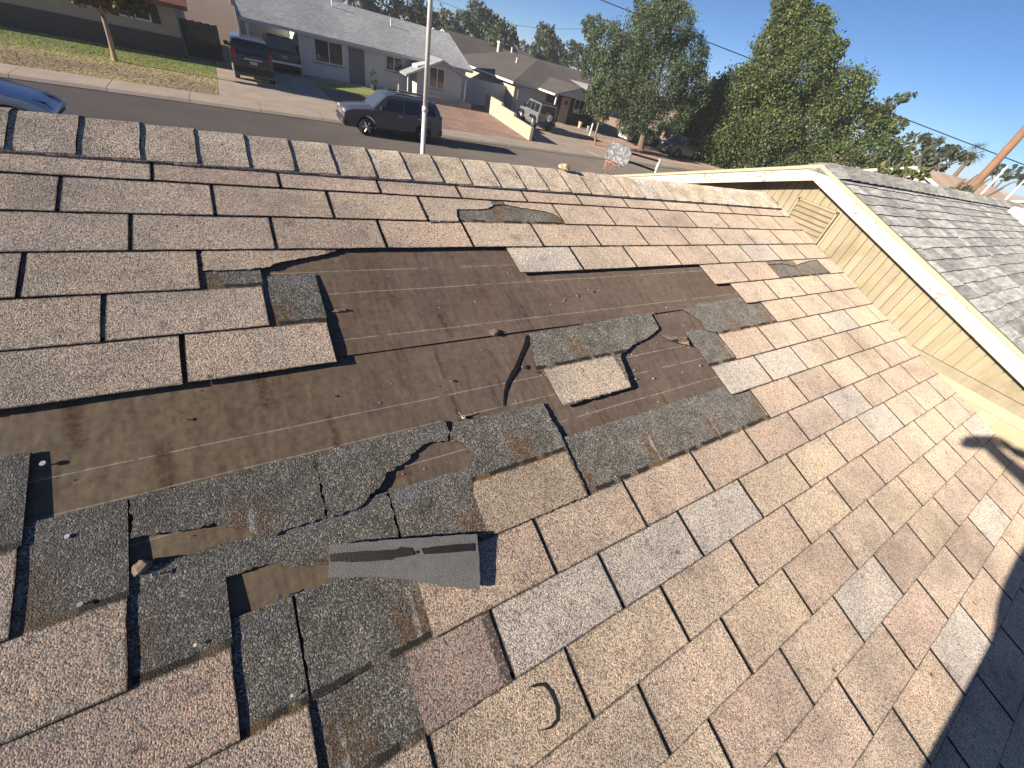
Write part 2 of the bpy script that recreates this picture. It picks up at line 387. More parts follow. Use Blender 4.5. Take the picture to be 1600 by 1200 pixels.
def lawn():
    t = MT('dry_lawn'); p = t.pos(); x, y, z = t.xyz(p)
    a = t.noise(p, 0.55, 4.0, 0.6); b = t.noise(t.n('ShaderNodeMapping', {'Vector': p, 'Scale': (7, 3.5, 7)}).outputs[0], 1.0, 4.0, 0.7)
    g = t.math('ADD', t.math('MULTIPLY', t.step(y, 27.5, 33.5), 0.55), t.math('MULTIPLY', a, 0.65))
    c = t.ramp(g, [(0.30, (0.40, 0.31, 0.19)), (0.48, (0.55, 0.45, 0.22)), (0.66, (0.40, 0.38, 0.13)), (0.92, (0.25, 0.30, 0.095))])
    c = t.mix(1.0, c, t.ramp(b, [(0.3, 0.62), (0.7, 1.38)]), 'MULTIPLY')
    return t.surf(c, 0.9, 0.15, t.bump(b, 0.8, 0.06), 0.0, 0.8)
M['lawn'] = lawn()
def leaf_mat(name, c0, c1, c2, trans=0.35):
    t = MT(name); geo = t.n('ShaderNodeNewGeometry')
    col = t.ramp(geo.outputs['Random Per Island'], [(0.0, c0), (0.55, c1), (1.0, c2)])
    col = t.mix(1.0, col, t.ramp(t.noise(geo.outputs['Position'], 0.8, 3.0), [(0.3, 0.75), (0.7, 1.25)]), 'MULTIPLY')
    d = t.n('ShaderNodeBsdfPrincipled', {'Base Color': col, 'Roughness': 0.55, 'Specular IOR Level': 0.35})
    tr = t.n('ShaderNodeBsdfTranslucent', {'Color': col})
    mx = t.n('ShaderNodeMixShader', {0: trans, 1: d.outputs[0], 2: tr.outputs[0]})
    t.nt.links.new(mx.outputs[0], t.out.inputs[0]); return t.m
M['leaf_ficus'] = leaf_mat('glossy_green_leaves', (0.060, 0.092, 0.030), (0.120, 0.160, 0.052), (0.190, 0.220, 0.078))
M['leaf_mesquite'] = leaf_mat('feathery_green_leaves', (0.060, 0.088, 0.046), (0.105, 0.140, 0.070), (0.160, 0.190, 0.092))
M['leaf_far'] = leaf_mat('far_green_leaves', (0.055, 0.075, 0.045), (0.090, 0.112, 0.064), (0.125, 0.142, 0.080))
M['leaf_dry'] = leaf_mat('yellow_green_leaves', (0.050, 0.046, 0.018), (0.120, 0.100, 0.036), (0.26, 0.21, 0.085))
M['bark'] = plain('grey_brown_bark', (0.16, 0.115, 0.085), 0.95, 0.15, 0, 0.3, 6, 0.5)
M['bark_light'] = plain('pale_bark', (0.28, 0.20, 0.14), 0.95, 0.15, 0, 0.25, 6, 0.5)
def glass(name, col=(0.02, 0.022, 0.026), rough=0.06):
    t = MT(name); n = t.noise(t.pos(), 1.2, 2.0)
    return t.surf(t.mix(n, col, tuple(c * 1.5 for c in col)), rough, 0.6)
M['glass'] = glass('dark_window_glass', (0.028, 0.029, 0.033))
M['car_glass'] = glass('tinted_car_glass', (0.012, 0.013, 0.016), 0.04)
M['wind_glass'] = glass('car_windshield_glass', (0.05, 0.06, 0.075), 0.03)
def paint(name, col, rough=0.28, metal=0.0, coat=0.8):
    t = MT(name); n = t.noise(t.pos(), 3.0, 4.0)
    c = t.mix(1.0, col, t.ramp(n, [(0.3, 0.9), (0.7, 1.1)]), 'MULTIPLY')
    return t.surf(c, t.math('ADD', rough, t.math('MULTIPLY', n, 0.12)), 0.5, None, metal, 0.0, Coat_Weight=coat, Coat_Roughness=0.1)
M['paint_suv'] = paint('dark_slate_car_paint', (0.058, 0.062, 0.075))
M['paint_black'] = paint('black_car_paint', (0.012, 0.012, 0.013))
M['paint_jeep'] = paint('grey_car_paint', (0.17, 0.18, 0.19))
M['paint_white'] = paint('white_car_paint', (0.70, 0.70, 0.69))
M['paint_blue'] = paint('silver_blue_car_paint', (0.30, 0.42, 0.56), 0.25, 0.3)
M['tyre'] = plain('tyre_rubber', (0.022, 0.022, 0.022), 0.85, 0.2)
M['rim'] = plain('alloy_wheel', (0.42, 0.42, 0.43), 0.35, 0.5, 0.6)
M['trim_black'] = plain('black_plastic', (0.025, 0.025, 0.026), 0.6, 0.3)
M['chrome'] = plain('chrome', (0.72, 0.72, 0.72), 0.15, 0.5, 0.9)
M['lamp_clear'] = plain('clear_head_lamp', (0.62, 0.62, 0.60), 0.12, 0.6, 0.3)
M['lamp_red'] = plain('red_tail_lamp', (0.24, 0.020, 0.018), 0.2, 0.5)
M['plate'] = plain('licence_plate', (0.42, 0.42, 0.43), 0.5, 0.3)
M['skin'] = plain('skin', (0.40, 0.24, 0.17), 0.6, 0.3)
M['shirt'] = plain('dark_work_shirt', (0.05, 0.06, 0.09), 0.9, 0.1)
M['phone'] = plain('black_phone', (0.02, 0.02, 0.022), 0.3, 0.5)
M['net'] = plain('faded_red_net', (0.42, 0.21, 0.17), 0.8, 0.2, 0, 0.25, 30)
def board_mat():
    t = MT('weathered_backboard'); p = t.pos(); a = t.noise(p, 9.0, 5.0, 0.7)
    c = t.mix(t.ramp(a, [(0.42, 0.0), (0.62, 1.0)]), (0.085, 0.09, 0.10), (0.30, 0.31, 0.32))
    return t.surf(c, 0.7, 0.3)
M['backboard'] = board_mat()
M['edge'] = plain('asphalt_cut_edge', (0.030, 0.026, 0.024), 0.8, 0.2, 0, 0.3, 120, 0.3)
# ------------------------------------------------------------------ ground, road, lots
ZR, ZL = -3.54, -3.40
g = MB().box(-700, 900, -700, 900, -4.2, ZR - 0.02).build('ground', M['dirt']); tag(g, kind='structure')
rd = MB().box(-300, 400, 13.9, 24.06, -3.9, ZR).build('road', M['asphalt']); tag(rd, kind='structure')
lot = MB().box(-300, 400, 24.3, 130, -4.0, ZL - 0.012).build('far_lot_ground', M['dirt']); tag(lot, kind='structure')
nl = MB().box(-300, 400, -120, 13.0, -4.0, ZL - 0.012).build('front_yard_ground', M['dirt']); tag(nl, kind='structure')
def kerb_walk(name, sgn, y_kerb, y_back, x0, x1, step):
    root = empty(name, (0, 0, ZR)); tag(root, kind='structure')
    prof = [(0.0, -0.2), (0.0, 0.03), (0.10, 0.13), (0.28, 0.145), (y_back - y_kerb, 0.150), (y_back - y_kerb, -0.2)]
    prof = [(sgn * a, b) for a, b in prof]
    me = None; x = x0
    while x < x1:
        if me is None:
            o = MB().prism(prof, 'x', 0.0, step - 0.018).build('concrete_panel', M['concrete'], root, (x, y_kerb, 0)); me = o.data
        else:
            o = bpy.data.objects.new('concrete_panel', me); o.location = (x, y_kerb, random.uniform(-0.004, 0.004)); link(o, root)
        x += step
    return root
kerb_walk('far_sidewalk', 1, 24.06, 25.85, -16.55, 62, 2.62)
k2 = MB().prism([(13.9, -0.2), (13.9, 0.03), (13.8, 0.13), (12.3, 0.15), (12.3, -0.2)], 'x', -60, 90).build('near_sidewalk', M['concrete'], None, (0, 0, ZR)); tag(k2, kind='structure')
lw = MB().box(-60, -2.40, 25.87, 35.6, ZL - 0.1, ZL).build('lawn', M['lawn']); tag(lw, kind='structure')
dv = MB(); dv.prism([(-2.385, 25.87), (3.4, 25.87), (3.05, 33.0), (3.0, 43.4), (-2.385, 43.4)], 'z', ZL - 0.1, ZL); dv.box(-2.385, 3.9, 25.862, 25.868, ZL - .1, ZL + .001)
o = dv.build('driveway', M['concrete']); tag(o, kind='structure')
o = MB().prism([(3.42, 25.87), (16.0, 25.87), (17.4, 37.6), (3.07, 37.6)], 'z', ZL - 0.1, ZL + 0.001).build('gravel_yard', M['gravel']); tag(o, kind='structure')
o = MB().prism([(3.1, 33.2), (8.6, 34.9), (8.6, 37.0), (3.1, 36.6)], 'z', ZL - 0.1, ZL + 0.006).build('lawn_strip', M['lawn']); tag(o, kind='structure')
o = MB().prism([(3.0, 36.62), (8.7, 37.02), (8.7, 38.25), (3.0, 38.25)], 'z', ZL - 0.1, ZL + 0.03).build('front_path', M['concrete']); tag(o, kind='structure')
o = MB().prism([(16.05, 25.87), (22.2, 25.87), (23.2, 31.5), (30.0, 34.0), (30.0, 38.1), (18.5, 38.1)], 'z', ZL - 0.1, ZL + 0.003).build('neighbour_driveway', M['concrete']); tag(o, kind='structure')
o = MB().prism([(22.25, 25.87), (80, 25.87), (80, 42), (30.1, 42), (30.1, 33.95), (23.3, 31.4)], 'z', ZL - 0.1, ZL + 0.002).build('neighbour_gravel_yard', M['gravel']); tag(o, kind='structure')

# ------------------------------------------------------------------ the damaged house
RIDGE_W = 1.704                  # up-slope distance of the ridge line from the origin
WALL_X = 1.713                   # gable wall of the taller wing
house = empty('house', (0, 0, ZL))
tag(house, 'single storey house with tan shingle roof, bare torn patch and cream boarded gable', 'house')
roof = MB().box(-3.7, WALL_X - 0.004, -2.42, RIDGE_W - 0.004, -0.045, -0.006).build('roof', M['dark_wood'], house, (0, 0, -ZL))
roof.rotation_euler = (TH, 0, 0)
roof['label'] = 'tan three tab shingle slope with a large torn bare patch'
RZ, RY = RIDGE_W * ST, RIDGE_W * CT
far = MB().add([(-3.7, RY + 0.001, RZ - 0.02), (WALL_X + 0.3, RY + 0.001, RZ - 0.02), (WALL_X + 0.3, RY * 2 + 2.6, RZ - 0.02 - (RY + 2.6) / 3), (-3.7, RY * 2 + 2.6, RZ - 0.02 - (RY + 2.6) / 3)], [(3, 2, 1, 0)]).build('street_side_slope', M['roof_tan'], house, (0, 0, -ZL), fix=False)

def wrow(k): return -(k - 10) * EXPO
# felt sheets: a dense grid where it lies bare so that stains can follow the water
STAINS = [((110, 638), (120, 692), .022, 1.0), ((253, 702), (264, 762), .024, 1.0), ((407, 590), (418, 634), .020, .9), ((514, 652), (529, 698), .013, .9), ((612, 462), (616, 476), .018, .6),
          ((686, 492), (706, 526), .009, .9), ((613, 562), (629, 602), .012, .5), ((679, 546), (694, 590), .005, .8), ((703, 612), (721, 656), .010, 1.0), ((763, 545), (781, 574), .007, .8), ((815, 478), (832, 516), .008, .8),
          ((765, 597), (782, 634), .005, .8), ((1013, 466), (1026, 486), .009, .6), ((930, 634), (946, 664), .010, .8), ((1026, 606), (1042, 628), .008, .7), ((745, 440), (757, 464), .010, .5), ((862, 440), (876, 462), .010, .4), ((954, 428), (966, 446), .010, .4), ((1052, 548), (1066, 572), .010, .6),
          ((610, 750), (640, 738), .010, .7), ((635, 730), (642, 755), .006, .9), ((868, 660), (884, 690), .005, .5), ((1078, 497), (1090, 520), .012, .6), ((520, 640), (480, 655), .02, .25), ((150, 690), (60, 700), .012, .35)]
def seg_dist(px_, py_, a, b):
    ax, ay = a; bx, by = b; dx, dy = bx - ax, by - ay
    t = np.clip(((px_ - ax) * dx + (py_ - ay) * dy) / (dx * dx + dy * dy + 1e-9), 0, 1)
    return np.hypot(px_ - ax - t * dx, py_ - ay - t * dy)
def felt_sheet(name, u0, u1, w0, w1, hfun, step=0.0085):
    nu, nw = int((u1 - u0) / step) + 1, int((w1 - w0) / step) + 1
    uu, ww = np.meshgrid(np.linspace(u0, u1, nu), np.linspace(w0, w1, nw), indexing='ij')
    hh = hfun(uu, ww)
    co = np.stack([uu, ww, hh], -1).reshape(-1, 3)
    idx = np.arange(nu * nw).reshape(nu, nw)
    q = np.stack([idx[:-1, :-1], idx[1:, :-1], idx[1:, 1:], idx[:-1, 1:]], -1).reshape(-1, 4)
    me = bpy.data.meshes.new(name); me.from_pydata(co.tolist(), [], q.tolist()); me.update()
    st = np.zeros(nu * nw)
    for a, b, wd, s in STAINS:
        A, B = roof_uw(*a), roof_uw(*b)
        d = seg_dist(co[:, 0], co[:, 1], A, B)
        st = np.maximum(st, s * np.clip(1.25 - d / wd, 0, 1) ** 1.2)
    dirt = np.clip((-1.35 - co[:, 0]) / 0.75, 0, 1) * 0.85
    for nm, arr in (('stain', st), ('dirt', dirt)):
        at = me.attributes.new(nm, 'FLOAT', 'POINT'); at.data.foreach_set('value', arr.astype(np.float32))
    me.materials.append(M['felt'])
    for p in me.polygons: p.use_smooth = True
    o = bpy.data.objects.new(name, me); return link(o, roof)
def ripple(u, w): return 0.0012 * np.sin(u * 5.1 + 1.3 * np.sin(w * 4)) * np.sin(w * 6.3 + 0.7) + 0.0007 * np.sin(u * 17 + w * 9)
LAP = 0.742
felt_sheet('felt_sheet', -3.6, WALL_X - 0.006, -0.02, LAP + 0.03, lambda u, w: ripple(u, w) * np.clip((LAP - w) / 0.1, 0, 1) - 0.0014)
felt_sheet('felt_sheet', -3.6, WALL_X - 0.006, LAP, RIDGE_W - 0.02, lambda u, w: np.maximum(ripple(u, w), -0.0004) + 0.0036 * np.exp(-(w - LAP) / 0.05) * (1.0 + 0.55 * np.sin(u * 7.0) * np.sin(u * 2.3 + 1)))

# ---- three tab shingles. one object per tab: exposed face below, dark head lap above, laid over one another in courses
T = 0.0040
SLOPE = 2.42 * T
def lay(y): return SLOPE * (1 - y / TOTAL)               # height of a shingle's underside above the felt
def tab_mesh(seed, H=TOTAL):
    rr = random.Random(seed)
    gap = rr.uniform(0.0034, 0.0056)
    hw, hf = TABW / 2 - gap, TABW / 2 - 0.0004
    ys = [0.0, EXPO * 0.30, EXPO * 0.68, EXPO + 0.003, EXPO + 0.006, H]
    fr = [-1, -0.62, -0.2, 0.2, 0.62, 1]
    curlL, curlR, mid = rr.uniform(0, 0.0016), rr.uniform(0, 0.0016), rr.uniform(-0.0004, 0.0010)
    top = []
    for j, y in enumerate(ys):
        w = hw if y < EXPO + 0.004 else hf
        jl, jr = (rr.uniform(-0.0012, 0.0012), rr.uniform(-0.0012, 0.0012)) if y < EXPO + 0.004 else (0, 0)
        for i, f in enumerate(fr):
            x = f * w + (jl if i == 0 else jr if i == 5 else 0)
            yy = y + (rr.uniform(-0.0016, 0.0016) if j == 0 else 0)
            k = max(0, 1 - y / EXPO)
            lift = k * k * ((curlL if f < 0 else curlR) * f * f + mid * (1 - f * f)) + (rr.uniform(0, 0.0005) if 0 < j < 3 else 0)
            top.append((x, yy, lay(yy) + T + lift))
    n = len(fr); V = list(top); F = []
    for j in range(len(ys) - 1):
        for i in range(n - 1):
            a = j * n + i; F.append((a, a + 1, a + n + 1, a + n))
    ring = list(range(n)) + [j * n + n - 1 for j in range(1, len(ys))] + [(len(ys) - 1) * n + i for i in range(n - 2, -1, -1)] + [j * n for j in range(len(ys) - 2, 0, -1)]
    b0 = len(V)
    for r_ in ring: V.append((V[r_][0], V[r_][1], V[r_][2] - T * 0.97))
    m_ = len(ring); nf = len(F)
    for i in range(m_): F.append((ring[i], b0 + i, b0 + (i + 1) % m_, ring[(i + 1) % m_]))
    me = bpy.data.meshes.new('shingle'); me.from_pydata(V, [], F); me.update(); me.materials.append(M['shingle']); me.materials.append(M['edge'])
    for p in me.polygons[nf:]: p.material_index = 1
    return me
TABS = [tab_mesh(s) for s in range(14)]
TABS0 = [tab_mesh(100 + s, 0.250) for s in range(3)]
BASES = [((0.565, 0.478, 0.380), 8), ((0.585, 0.500, 0.402), 7), ((0.55, 0.455, 0.362), 3.2), ((0.560, 0.520, 0.460), 3.0), ((0.565, 0.462, 0.378), 2.2), ((0.59, 0.500, 0.385), 3.5), ((0.525, 0.435, 0.350), 1.6)]
def pick_base(rr):
    tot = sum(b[1] for b in BASES); q = rr.uniform(0, tot)
    for c, w in BASES:
        q -= w
        if q <= 0: break
    k = rr.uniform(0.95, 1.05)
    return tuple(v * k for v in c)
crng = random.Random(4)
def place_tab(k, u_mid, width=TABW, lift=0.0, parent=None, tilt=0.0):
    me = crng.choice(TABS0 if k == 0 else TABS)
    o = bpy.data.objects.new('shingle', me)
    o.location = (u_mid, wrow(k), lift)
    o.rotation_euler = (tilt, 0, crng.uniform(-0.004, 0.004))
    o.scale = (width / TABW, 1, 1)
    o.color = (*pick_base(crng), 1)
    return link(o, parent or roof)
def visible(u, w):
    p = Vector((u, 0, 0)) + UPS * w - CAM
    z = p.dot(fwd)
    if z < 0.05: return False
    return -60 < 800 + FPX * p.dot(right) / z < 1680 and 100 < 600 + FPX * p.dot(down) / z < 1290
# bare stretches per course: (first, last) cut line along the ridge direction
GONE = {1: [(-1.27, -0.59)], 3: [(-1.99, -0.97)], 4: [(-1.85, 0.165), (0.82, 1.50)], 5: [(-1.71, 0.305)], 6: [(-9, 0.445)], 7: [(-9, -0.08)], 8: [(-2.29, -0.27)], 9: [(-2.15, -0.13)], 10: [(-2.01, -1.66)], 11: [(-2.21, -1.52)]}
LIFT = {(8, -1): 0.004}
rest = []
for k in range(0, 27):
    off = 0.0 if k % 2 == 0 else 0.5
    for c in range(-13, 8):
        a = TABW * (c + off + SHEAR * (k - 10)); b = a + TABW
        if a > WALL_X - 0.03 or b < -3.55: continue
        if any(a > g0 - 0.02 and b < g1 + 0.02 for g0, g1 in GONE.get(k, [])): continue
        b2 = min(b, WALL_X - 0.006)
        um, wd = (a + b2) / 2, b2 - a
        if any(visible(x, wrow(k) + y) for x in (a, um, b2) for y in (0, EXPO)):
            place_tab(k, um, wd)
        else:
            rest.append((k, um, wd))
# courses beyond the picture: one mass
rv, rf = [], []
for k, um, wd in rest:
    n0 = len(rv); w0 = wrow(k); hwid = wd / 2 - 0.004; H = 0.25 if k == 0 else TOTAL
    for y in (0, H):
        for x in (-hwid, hwid):
            rv.append((um + x, w0 + y, lay(y) + T))
    for x in (-hwid, hwid): rv.append((um + x, w0, lay(0)))
    rf += [(n0, n0 + 1, n0 + 3, n0 + 2), (n0 + 4, n0 + 5, n0 + 1, n0)]
if rv:
    o = mesh_obj('outlying_shingles', rv, rf, M['roof_tan'], roof); o['kind'] = 'stuff'

# ---- torn shingles: outlines on the roof plane, jagged where they broke
def jag(poly, amp, seg, rr):
    out = []
    n = len(poly)
    for i in range(n):
        a, b = Vector(poly[i]), Vector(poly[(i + 1) % n]); L = (b - a).length; m_ = max(1, int(L / seg))
        nv = Vector((-(b - a).y, (b - a).x)).normalized() if L > 1e-6 else Vector((0, 0))
        for j in range(m_):
            q = a.lerp(b, j / m_)
            if j: q = q + nv * (rr.uniform(-amp, amp) * .6 + amp * 1.3 * noise.noise(Vector((q.x * 55, q.y * 55, amp * 900))))
            out.append(q)
    return out
def slab(name, poly, zfun, thick, m, parent, origin=(0, 0), amp=0.002, seg=0.014, seed=1, color=None):
    """a thin plate with the outline poly (roof coordinates); zfun gives the underside"""
    rr = random.Random(seed)
    P2 = jag(poly, amp, seg, rr)
    bm = bmesh.new()
    vsb = [bm.verts.new((p.x - origin[0], p.y - origin[1], 0)) for p in P2]
    f = bm.faces.new(vsb)
    bm.normal_update()
    if f.normal.z < 0: f.normal_flip()
    r = bmesh.ops.extrude_face_region(bm, geom=[f])
    topv = [e for e in r['geom'] if isinstance(e, bmesh.types.BMVert)]
    bmesh.ops.triangulate(bm, faces=bm.faces[:])
    ts = set(topv)
    for v in bm.verts:
        z = zfun(v.co.x + origin[0], v.co.y + origin[1])
        v.co.z = z + (thick if v in ts else 0)
    bmesh.ops.recalc_face_normals(bm, faces=bm.faces[:])
    me = bpy.data.meshes.new(name); bm.to_mesh(me); bm.free(); me.materials.append(m); me.materials.append(M['edge'])
    for p in me.polygons:
        if abs(p.normal.z) < 0.5: p.material_index = 1
    o = bpy.data.objects.new(name, me); o.location = (origin[0], origin[1], 0)
    if color: o.color = (*color, 1)
    return link(o, parent)
def torn(k, px_low, seed, closed=False, color=None, lift=0.0, ox=None, amp=0.0034, label=None):
    """course k shingle; px_low is its broken lower edge in the photo, left to right (closed: the whole outline)"""
    wk = wrow(k)
    hm = 0.008
    pts = [roof_uw(x, y, hm) for x, y in px_low]
    if not closed:
        top = wk + (0.25 if k == 0 else TOTAL)
        pts = pts + [(pts[-1][0], top), (pts[0][0], top)]
    us = [p[0] for p in pts]
    if ox is None:      # centre of the tab grid, so the rust sits under the lost cut-out
        off = 0.0 if k % 2 == 0 else 0.5
        c = math.floor((sum(us) / len(us)) / TABW - off - SHEAR * (k - 10)) + 0.5
        ox = TABW * (c + off + SHEAR * (k - 10))
    o = slab('shingle', pts, lambda u, w: lay(w - wk) + lift, T * 0.97, M['shingle'], roof, (ox, wk), amp, 0.007, seed, color or pick_base(crng))
    if label: o['label'] = label
    return o
torn(1, [(673, 349), (716, 348), (712, 328), (740, 328), (762, 327), (770, 321), (788, 320)], 21)
torn(1, [(789, 320), (812, 325), (850, 331), (868, 337), (879, 347)], 22)
torn(3, [(318, 425), (360, 423), (412, 420), (440, 410), (480, 403), (507, 398), (524, 393)], 23, label='torn sliver of tan shingle')
torn(4, [(1198, 414), (1222, 412), (1240, 416), (1262, 408), (1292, 404)], 24)
torn(7, [(828, 521), (838, 577), (848, 583), (880, 636), (985, 606), (969, 556), (980, 547), (992, 538), (1010, 529), (1030, 514), (1017, 487)], 25, True, (0.52, 0.46, 0.38), label='single pale tab left hanging on a grey torn shingle')
torn(7, [(1065, 482), (1085, 493), (1095, 503), (1102, 515), (1111, 519), (1119, 519), (1097, 478)], 26, True)
torn(7, [(1031, 523), (1046, 532), (1078, 541), (1072, 527), (1050, 525)], 27, True, (0.40, 0.34, 0.28), label='small loose pale fragment')
# course 9, left of the crack: only the ragged head lap is left
A9 = [(204, 841), (225, 836), (262, 831), (288, 829), (325, 821), (350, 817), (362, 824), (390, 831), (400, 836), (425, 836), (450, 827), (500, 811), (525, 805), (560, 793), (572, 782), (585, 770), (600, 750), (605, 737), (625, 727), (640, 717), (650, 704), (665, 693), (682, 689), (699, 690), (703, 675)]
def split_torn(k, pts, cuts, seed, color=None):
    """cut a long torn lower edge at the tab lines so each tab stays its own shingle"""
    uw = [(roof_uw(x, y, 0.008), (x, y)) for x, y in pts]
    edges = [uw[0][0][0]] + cuts + [uw[-1][0][0]]
    for i in range(len(edges) - 1):
        a, b = edges[i], edges[i + 1]; seq = []
        for j in range(len(uw)):
            (u, w), _ = uw[j]
            if j:
                (pu, pw), _ = uw[j - 1]
                for e in (a, b):
                    if pu < e < u:
                        f = (e - pu) / (u - pu); seq.append((e + (0.0006 if e == a else -0.0006), pw + f * (w - pw)))
            if a <= u <= b: seq.append((u, w))
        if len(seq) < 2: continue
        wk = wrow(k); top = wk + TOTAL
        poly = seq + [(seq[-1][0], top), (seq[0][0], top)]
        off = 0.0 if k % 2 == 0 else 0.5
        c = math.floor((a + b) / 2 / TABW - off - SHEAR * (k - 10)) + 0.5
        slab('shingle', poly, lambda u, w: lay(w - wk), T * 0.97, M['shingle'], roof, (TABW * (c + off + SHEAR * (k - 10)), wk), 0.0042, 0.007, seed + i, color or pick_base(crng))
split_torn(9, A9, [-1.807], 30)
torn(9, [(708, 661), (702, 689), (716, 690), (728, 697), (735, 708), (735, 740), (748, 843), (800, 824), (860, 799), (918, 775), (882, 692), (850, 629)], 33, True, (0.44, 0.37, 0.28))
# course 10: bare head lap with its lower edge torn off
torn(10, [(352, 902), (370, 897), (390, 890), (410, 884), (435, 881), (455, 886), (482, 885), (510, 882), (560, 877), (600, 871), (632, 866)], 36)
# course 11: half a tab has snapped off along the lap
w10 = wrow(10) + 0.002
def p11():
    wk = wrow(11); a, b = -1.893, -1.530
    poly = [(a, w10), (-1.80, w10 + 0.004), (-1.722, w10 - 0.003), (-1.725, wk + 0.07), (-1.720, wk), (b, wk), (b, wk + TOTAL), (a, wk + TOTAL)]
    slab('shingle', poly, lambda u, w: lay(w - wk), T * 0.97, M['shingle'], roof, ((a + b) / 2, wk), 0.0016, 0.014, 41, (0.42, 0.34, 0.29))
p11()
place_tab(11, (-2.193 - 1.897) / 2, 0.296)
# flap of course 9 folded over on its back: smooth grey backing with the sealant line
FL = [(514, 852), (560, 848), (640, 842), (744, 835), (748, 878), (749, 921), (700, 917), (640, 906), (590, 901), (512, 903)]
flp = [roof_uw(x, y, 0.020) for x, y in FL]
def flz(u, w): return 0.0125 + 0.010 * max(0, min(1, (u + 1.83) / 0.33)) + 0.006 * max(0, (w - 0.12) / 0.12)
flap = slab('torn_shingle_flap', flp, flz, T, M['backing'], None, (-1.66, 0.16), 0.0016, 0.014, 51)
flap.parent = None
flap.matrix_world = Matrix.Rotation(TH, 4, 'X') @ Matrix.Translation((-1.66, 0.16, 0))
tag(flap, 'torn shingle flap turned over to its smooth grey back with black sealant stripe', 'shingle flap')
for i, pl in enumerate(([(515, 866), (560, 862), (618, 859), (625, 855), (643, 857), (647, 867), (616, 872), (612, 875), (560, 878), (516, 878)], [(658, 857), (700, 852), (740, 849), (741, 861), (700, 864), (662, 866)], [(649, 861), (653, 861), (653, 865), (649, 865)])):
    q = [roof_uw(x, y, 0.024) for x, y in pl]
    slab('sealant_stripe', q, lambda u, w: flz(u, w) + T + 0.0003, 0.0011, M['tar'], flap, (-1.66, 0.16), 0.0012, 0.012, 60 + i).location = (0, 0, 0)
# crack in the felt with a curled lip, and blown debris
CR = [(828, 524), (826, 540), (815, 562), (809, 578), (797, 596), (791, 612), (788, 634), (786, 636), (787, 612), (791, 596), (803, 574), (811, 556), (818, 538), (822, 524)]
o = slab('felt_tear', [roof_uw(x, y) for x, y in CR], lambda u, w: 0.0004, 0.0006, M['tar'], roof, (0, 0), 0.0010, 0.012, 71); o['label'] = 'black crack torn through the felt'
LIP = [(829, 522), (862, 519), (846, 580), (835, 586), (822, 580), (813, 575), (820, 552)]
o = slab('felt_flap', [roof_uw(x, y) for x, y in [(828, 523), (840, 522), (842, 560), (846, 582), (834, 583), (818, 572), (813, 574), (818, 560), (828, 540)]], lambda u, w: 0.0010 + 0.004 * math.exp(-max(0, u + 1.14) / 0.03), 0.0012, M['felt'], roof, (0, 0), 0.0012, 0.012, 72)

CK = [(826, 1074), (840, 1068), (853, 1067), (864, 1080), (874, 1105), (874, 1125), (862, 1138), (840, 1143), (860, 1134), (869, 1122), (868, 1104), (859, 1082), (850, 1072)]
q_ = [roof_uw(x, y, .012) for x, y in CK]; wk_ = wrow(12)
o = slab('shingle_crack', q_, lambda u, w: lay(w - wk_) + T + .0002, .0012, M['edge'], roof, (0, 0), .001, .01, 77); o['label'] = 'dark crescent crack pressed into a shingle'
# ---- nails and crumbs
def nail_mesh(m, bent=False):
    mb = MB(); n = 12
    mb.tube([(0, 0, 0.0), (0, 0, 0.0014)], [0.0055, 0.0052], n)
    mb.tube([(0, 0, 0.0), (0.002 if not bent else 0.012, 0, -0.006 if not bent else 0.020)], [0.0016, 0.0013], 6)
    me = bpy.data.meshes.new('nail'); me.from_pydata(mb.v, [], mb.f); me.update(); me.materials.append(m); return me
NM = {'d': nail_mesh(M['nail']), 'p': nail_mesh(M['nail_pale']), 'r': nail_mesh(M['rusty']), 'b': nail_mesh(M['nail_pale'], True)}
for x, y, s, h, kd in [(67, 724, 1.35, .004, 'd'), (105, 838, 1.1, .007, 'd'), (241, 897, 1.25, .012, 'p'), (125, 944, 1.1, .014, 'p'), (305, 1008, .8, .014, 'p'), (456, 1087, .75, .014, 'p'), (437, 932, 1.2, .009, 'd'),
                      (706, 595, 1.2, .003, 'd'), (724, 652, 1.5, .003, 'b'), (903, 462, 1.5, .003, 'd'), (926, 455, 1.3, .003, 'd'), (1021, 489, 1.9, .004, 'r'), (1041, 481, 1.2, .003, 'p'), (1021, 591, 1.0, .003, 'p'), (1094, 571, 1.1, .003, 'p'), (993, 592, .9, .003, 'p'), (961, 943, .7, .012, 'p'), (962, 744, .9, .011, 'p'), (522, 619, 1.0, .003, 'd'), (681, 603, .7, .003, 'd'), (882, 468, 1.0, .003, 'd'), (290, 655, 1.0, .003, 'd')]:
    u, w = roof_uw(x, y, h)
    o = bpy.data.objects.new('nail', NM[kd]); o.location = (u, w, h); s *= .72; o.scale = (s, s, s)
    o.rotation_euler = (random.uniform(-.25, .25), random.uniform(-.2, .35), random.uniform(0, 6)); link(o, roof)
def crumb_obj(name, u, w, size, m, parent, seed, flat=0.55, h=0.0):
    rr = random.Random(seed); bm = bmesh.new(); bmesh.ops.create_icosphere(bm, subdivisions=2, radius=1.0)
    for v in bm.verts:
        k = 0.72 + 0.5 * noise.noise(v.co * 1.7 + Vector((seed, 0, 0))) + rr.uniform(-.07, .07)
        v.co = Vector((v.co.x * k * size[0], v.co.y * k * size[1], v.co.z * k * size[2]))
    lo = min(v.co.z for v in bm.verts)
    for v in bm.verts: v.co.z -= lo * flat
    me = bpy.data.meshes.new(name); bm.to_mesh(me); bm.free(); me.materials.append(m)
    o = bpy.data.objects.new(name, me); o.location = (u, w, h); return link(o, parent)
RM = Matrix.Rotation(TH, 4, 'X')
def on_roof(o):
    o.matrix_world = RM @ Matrix.Translation(o.location); return o
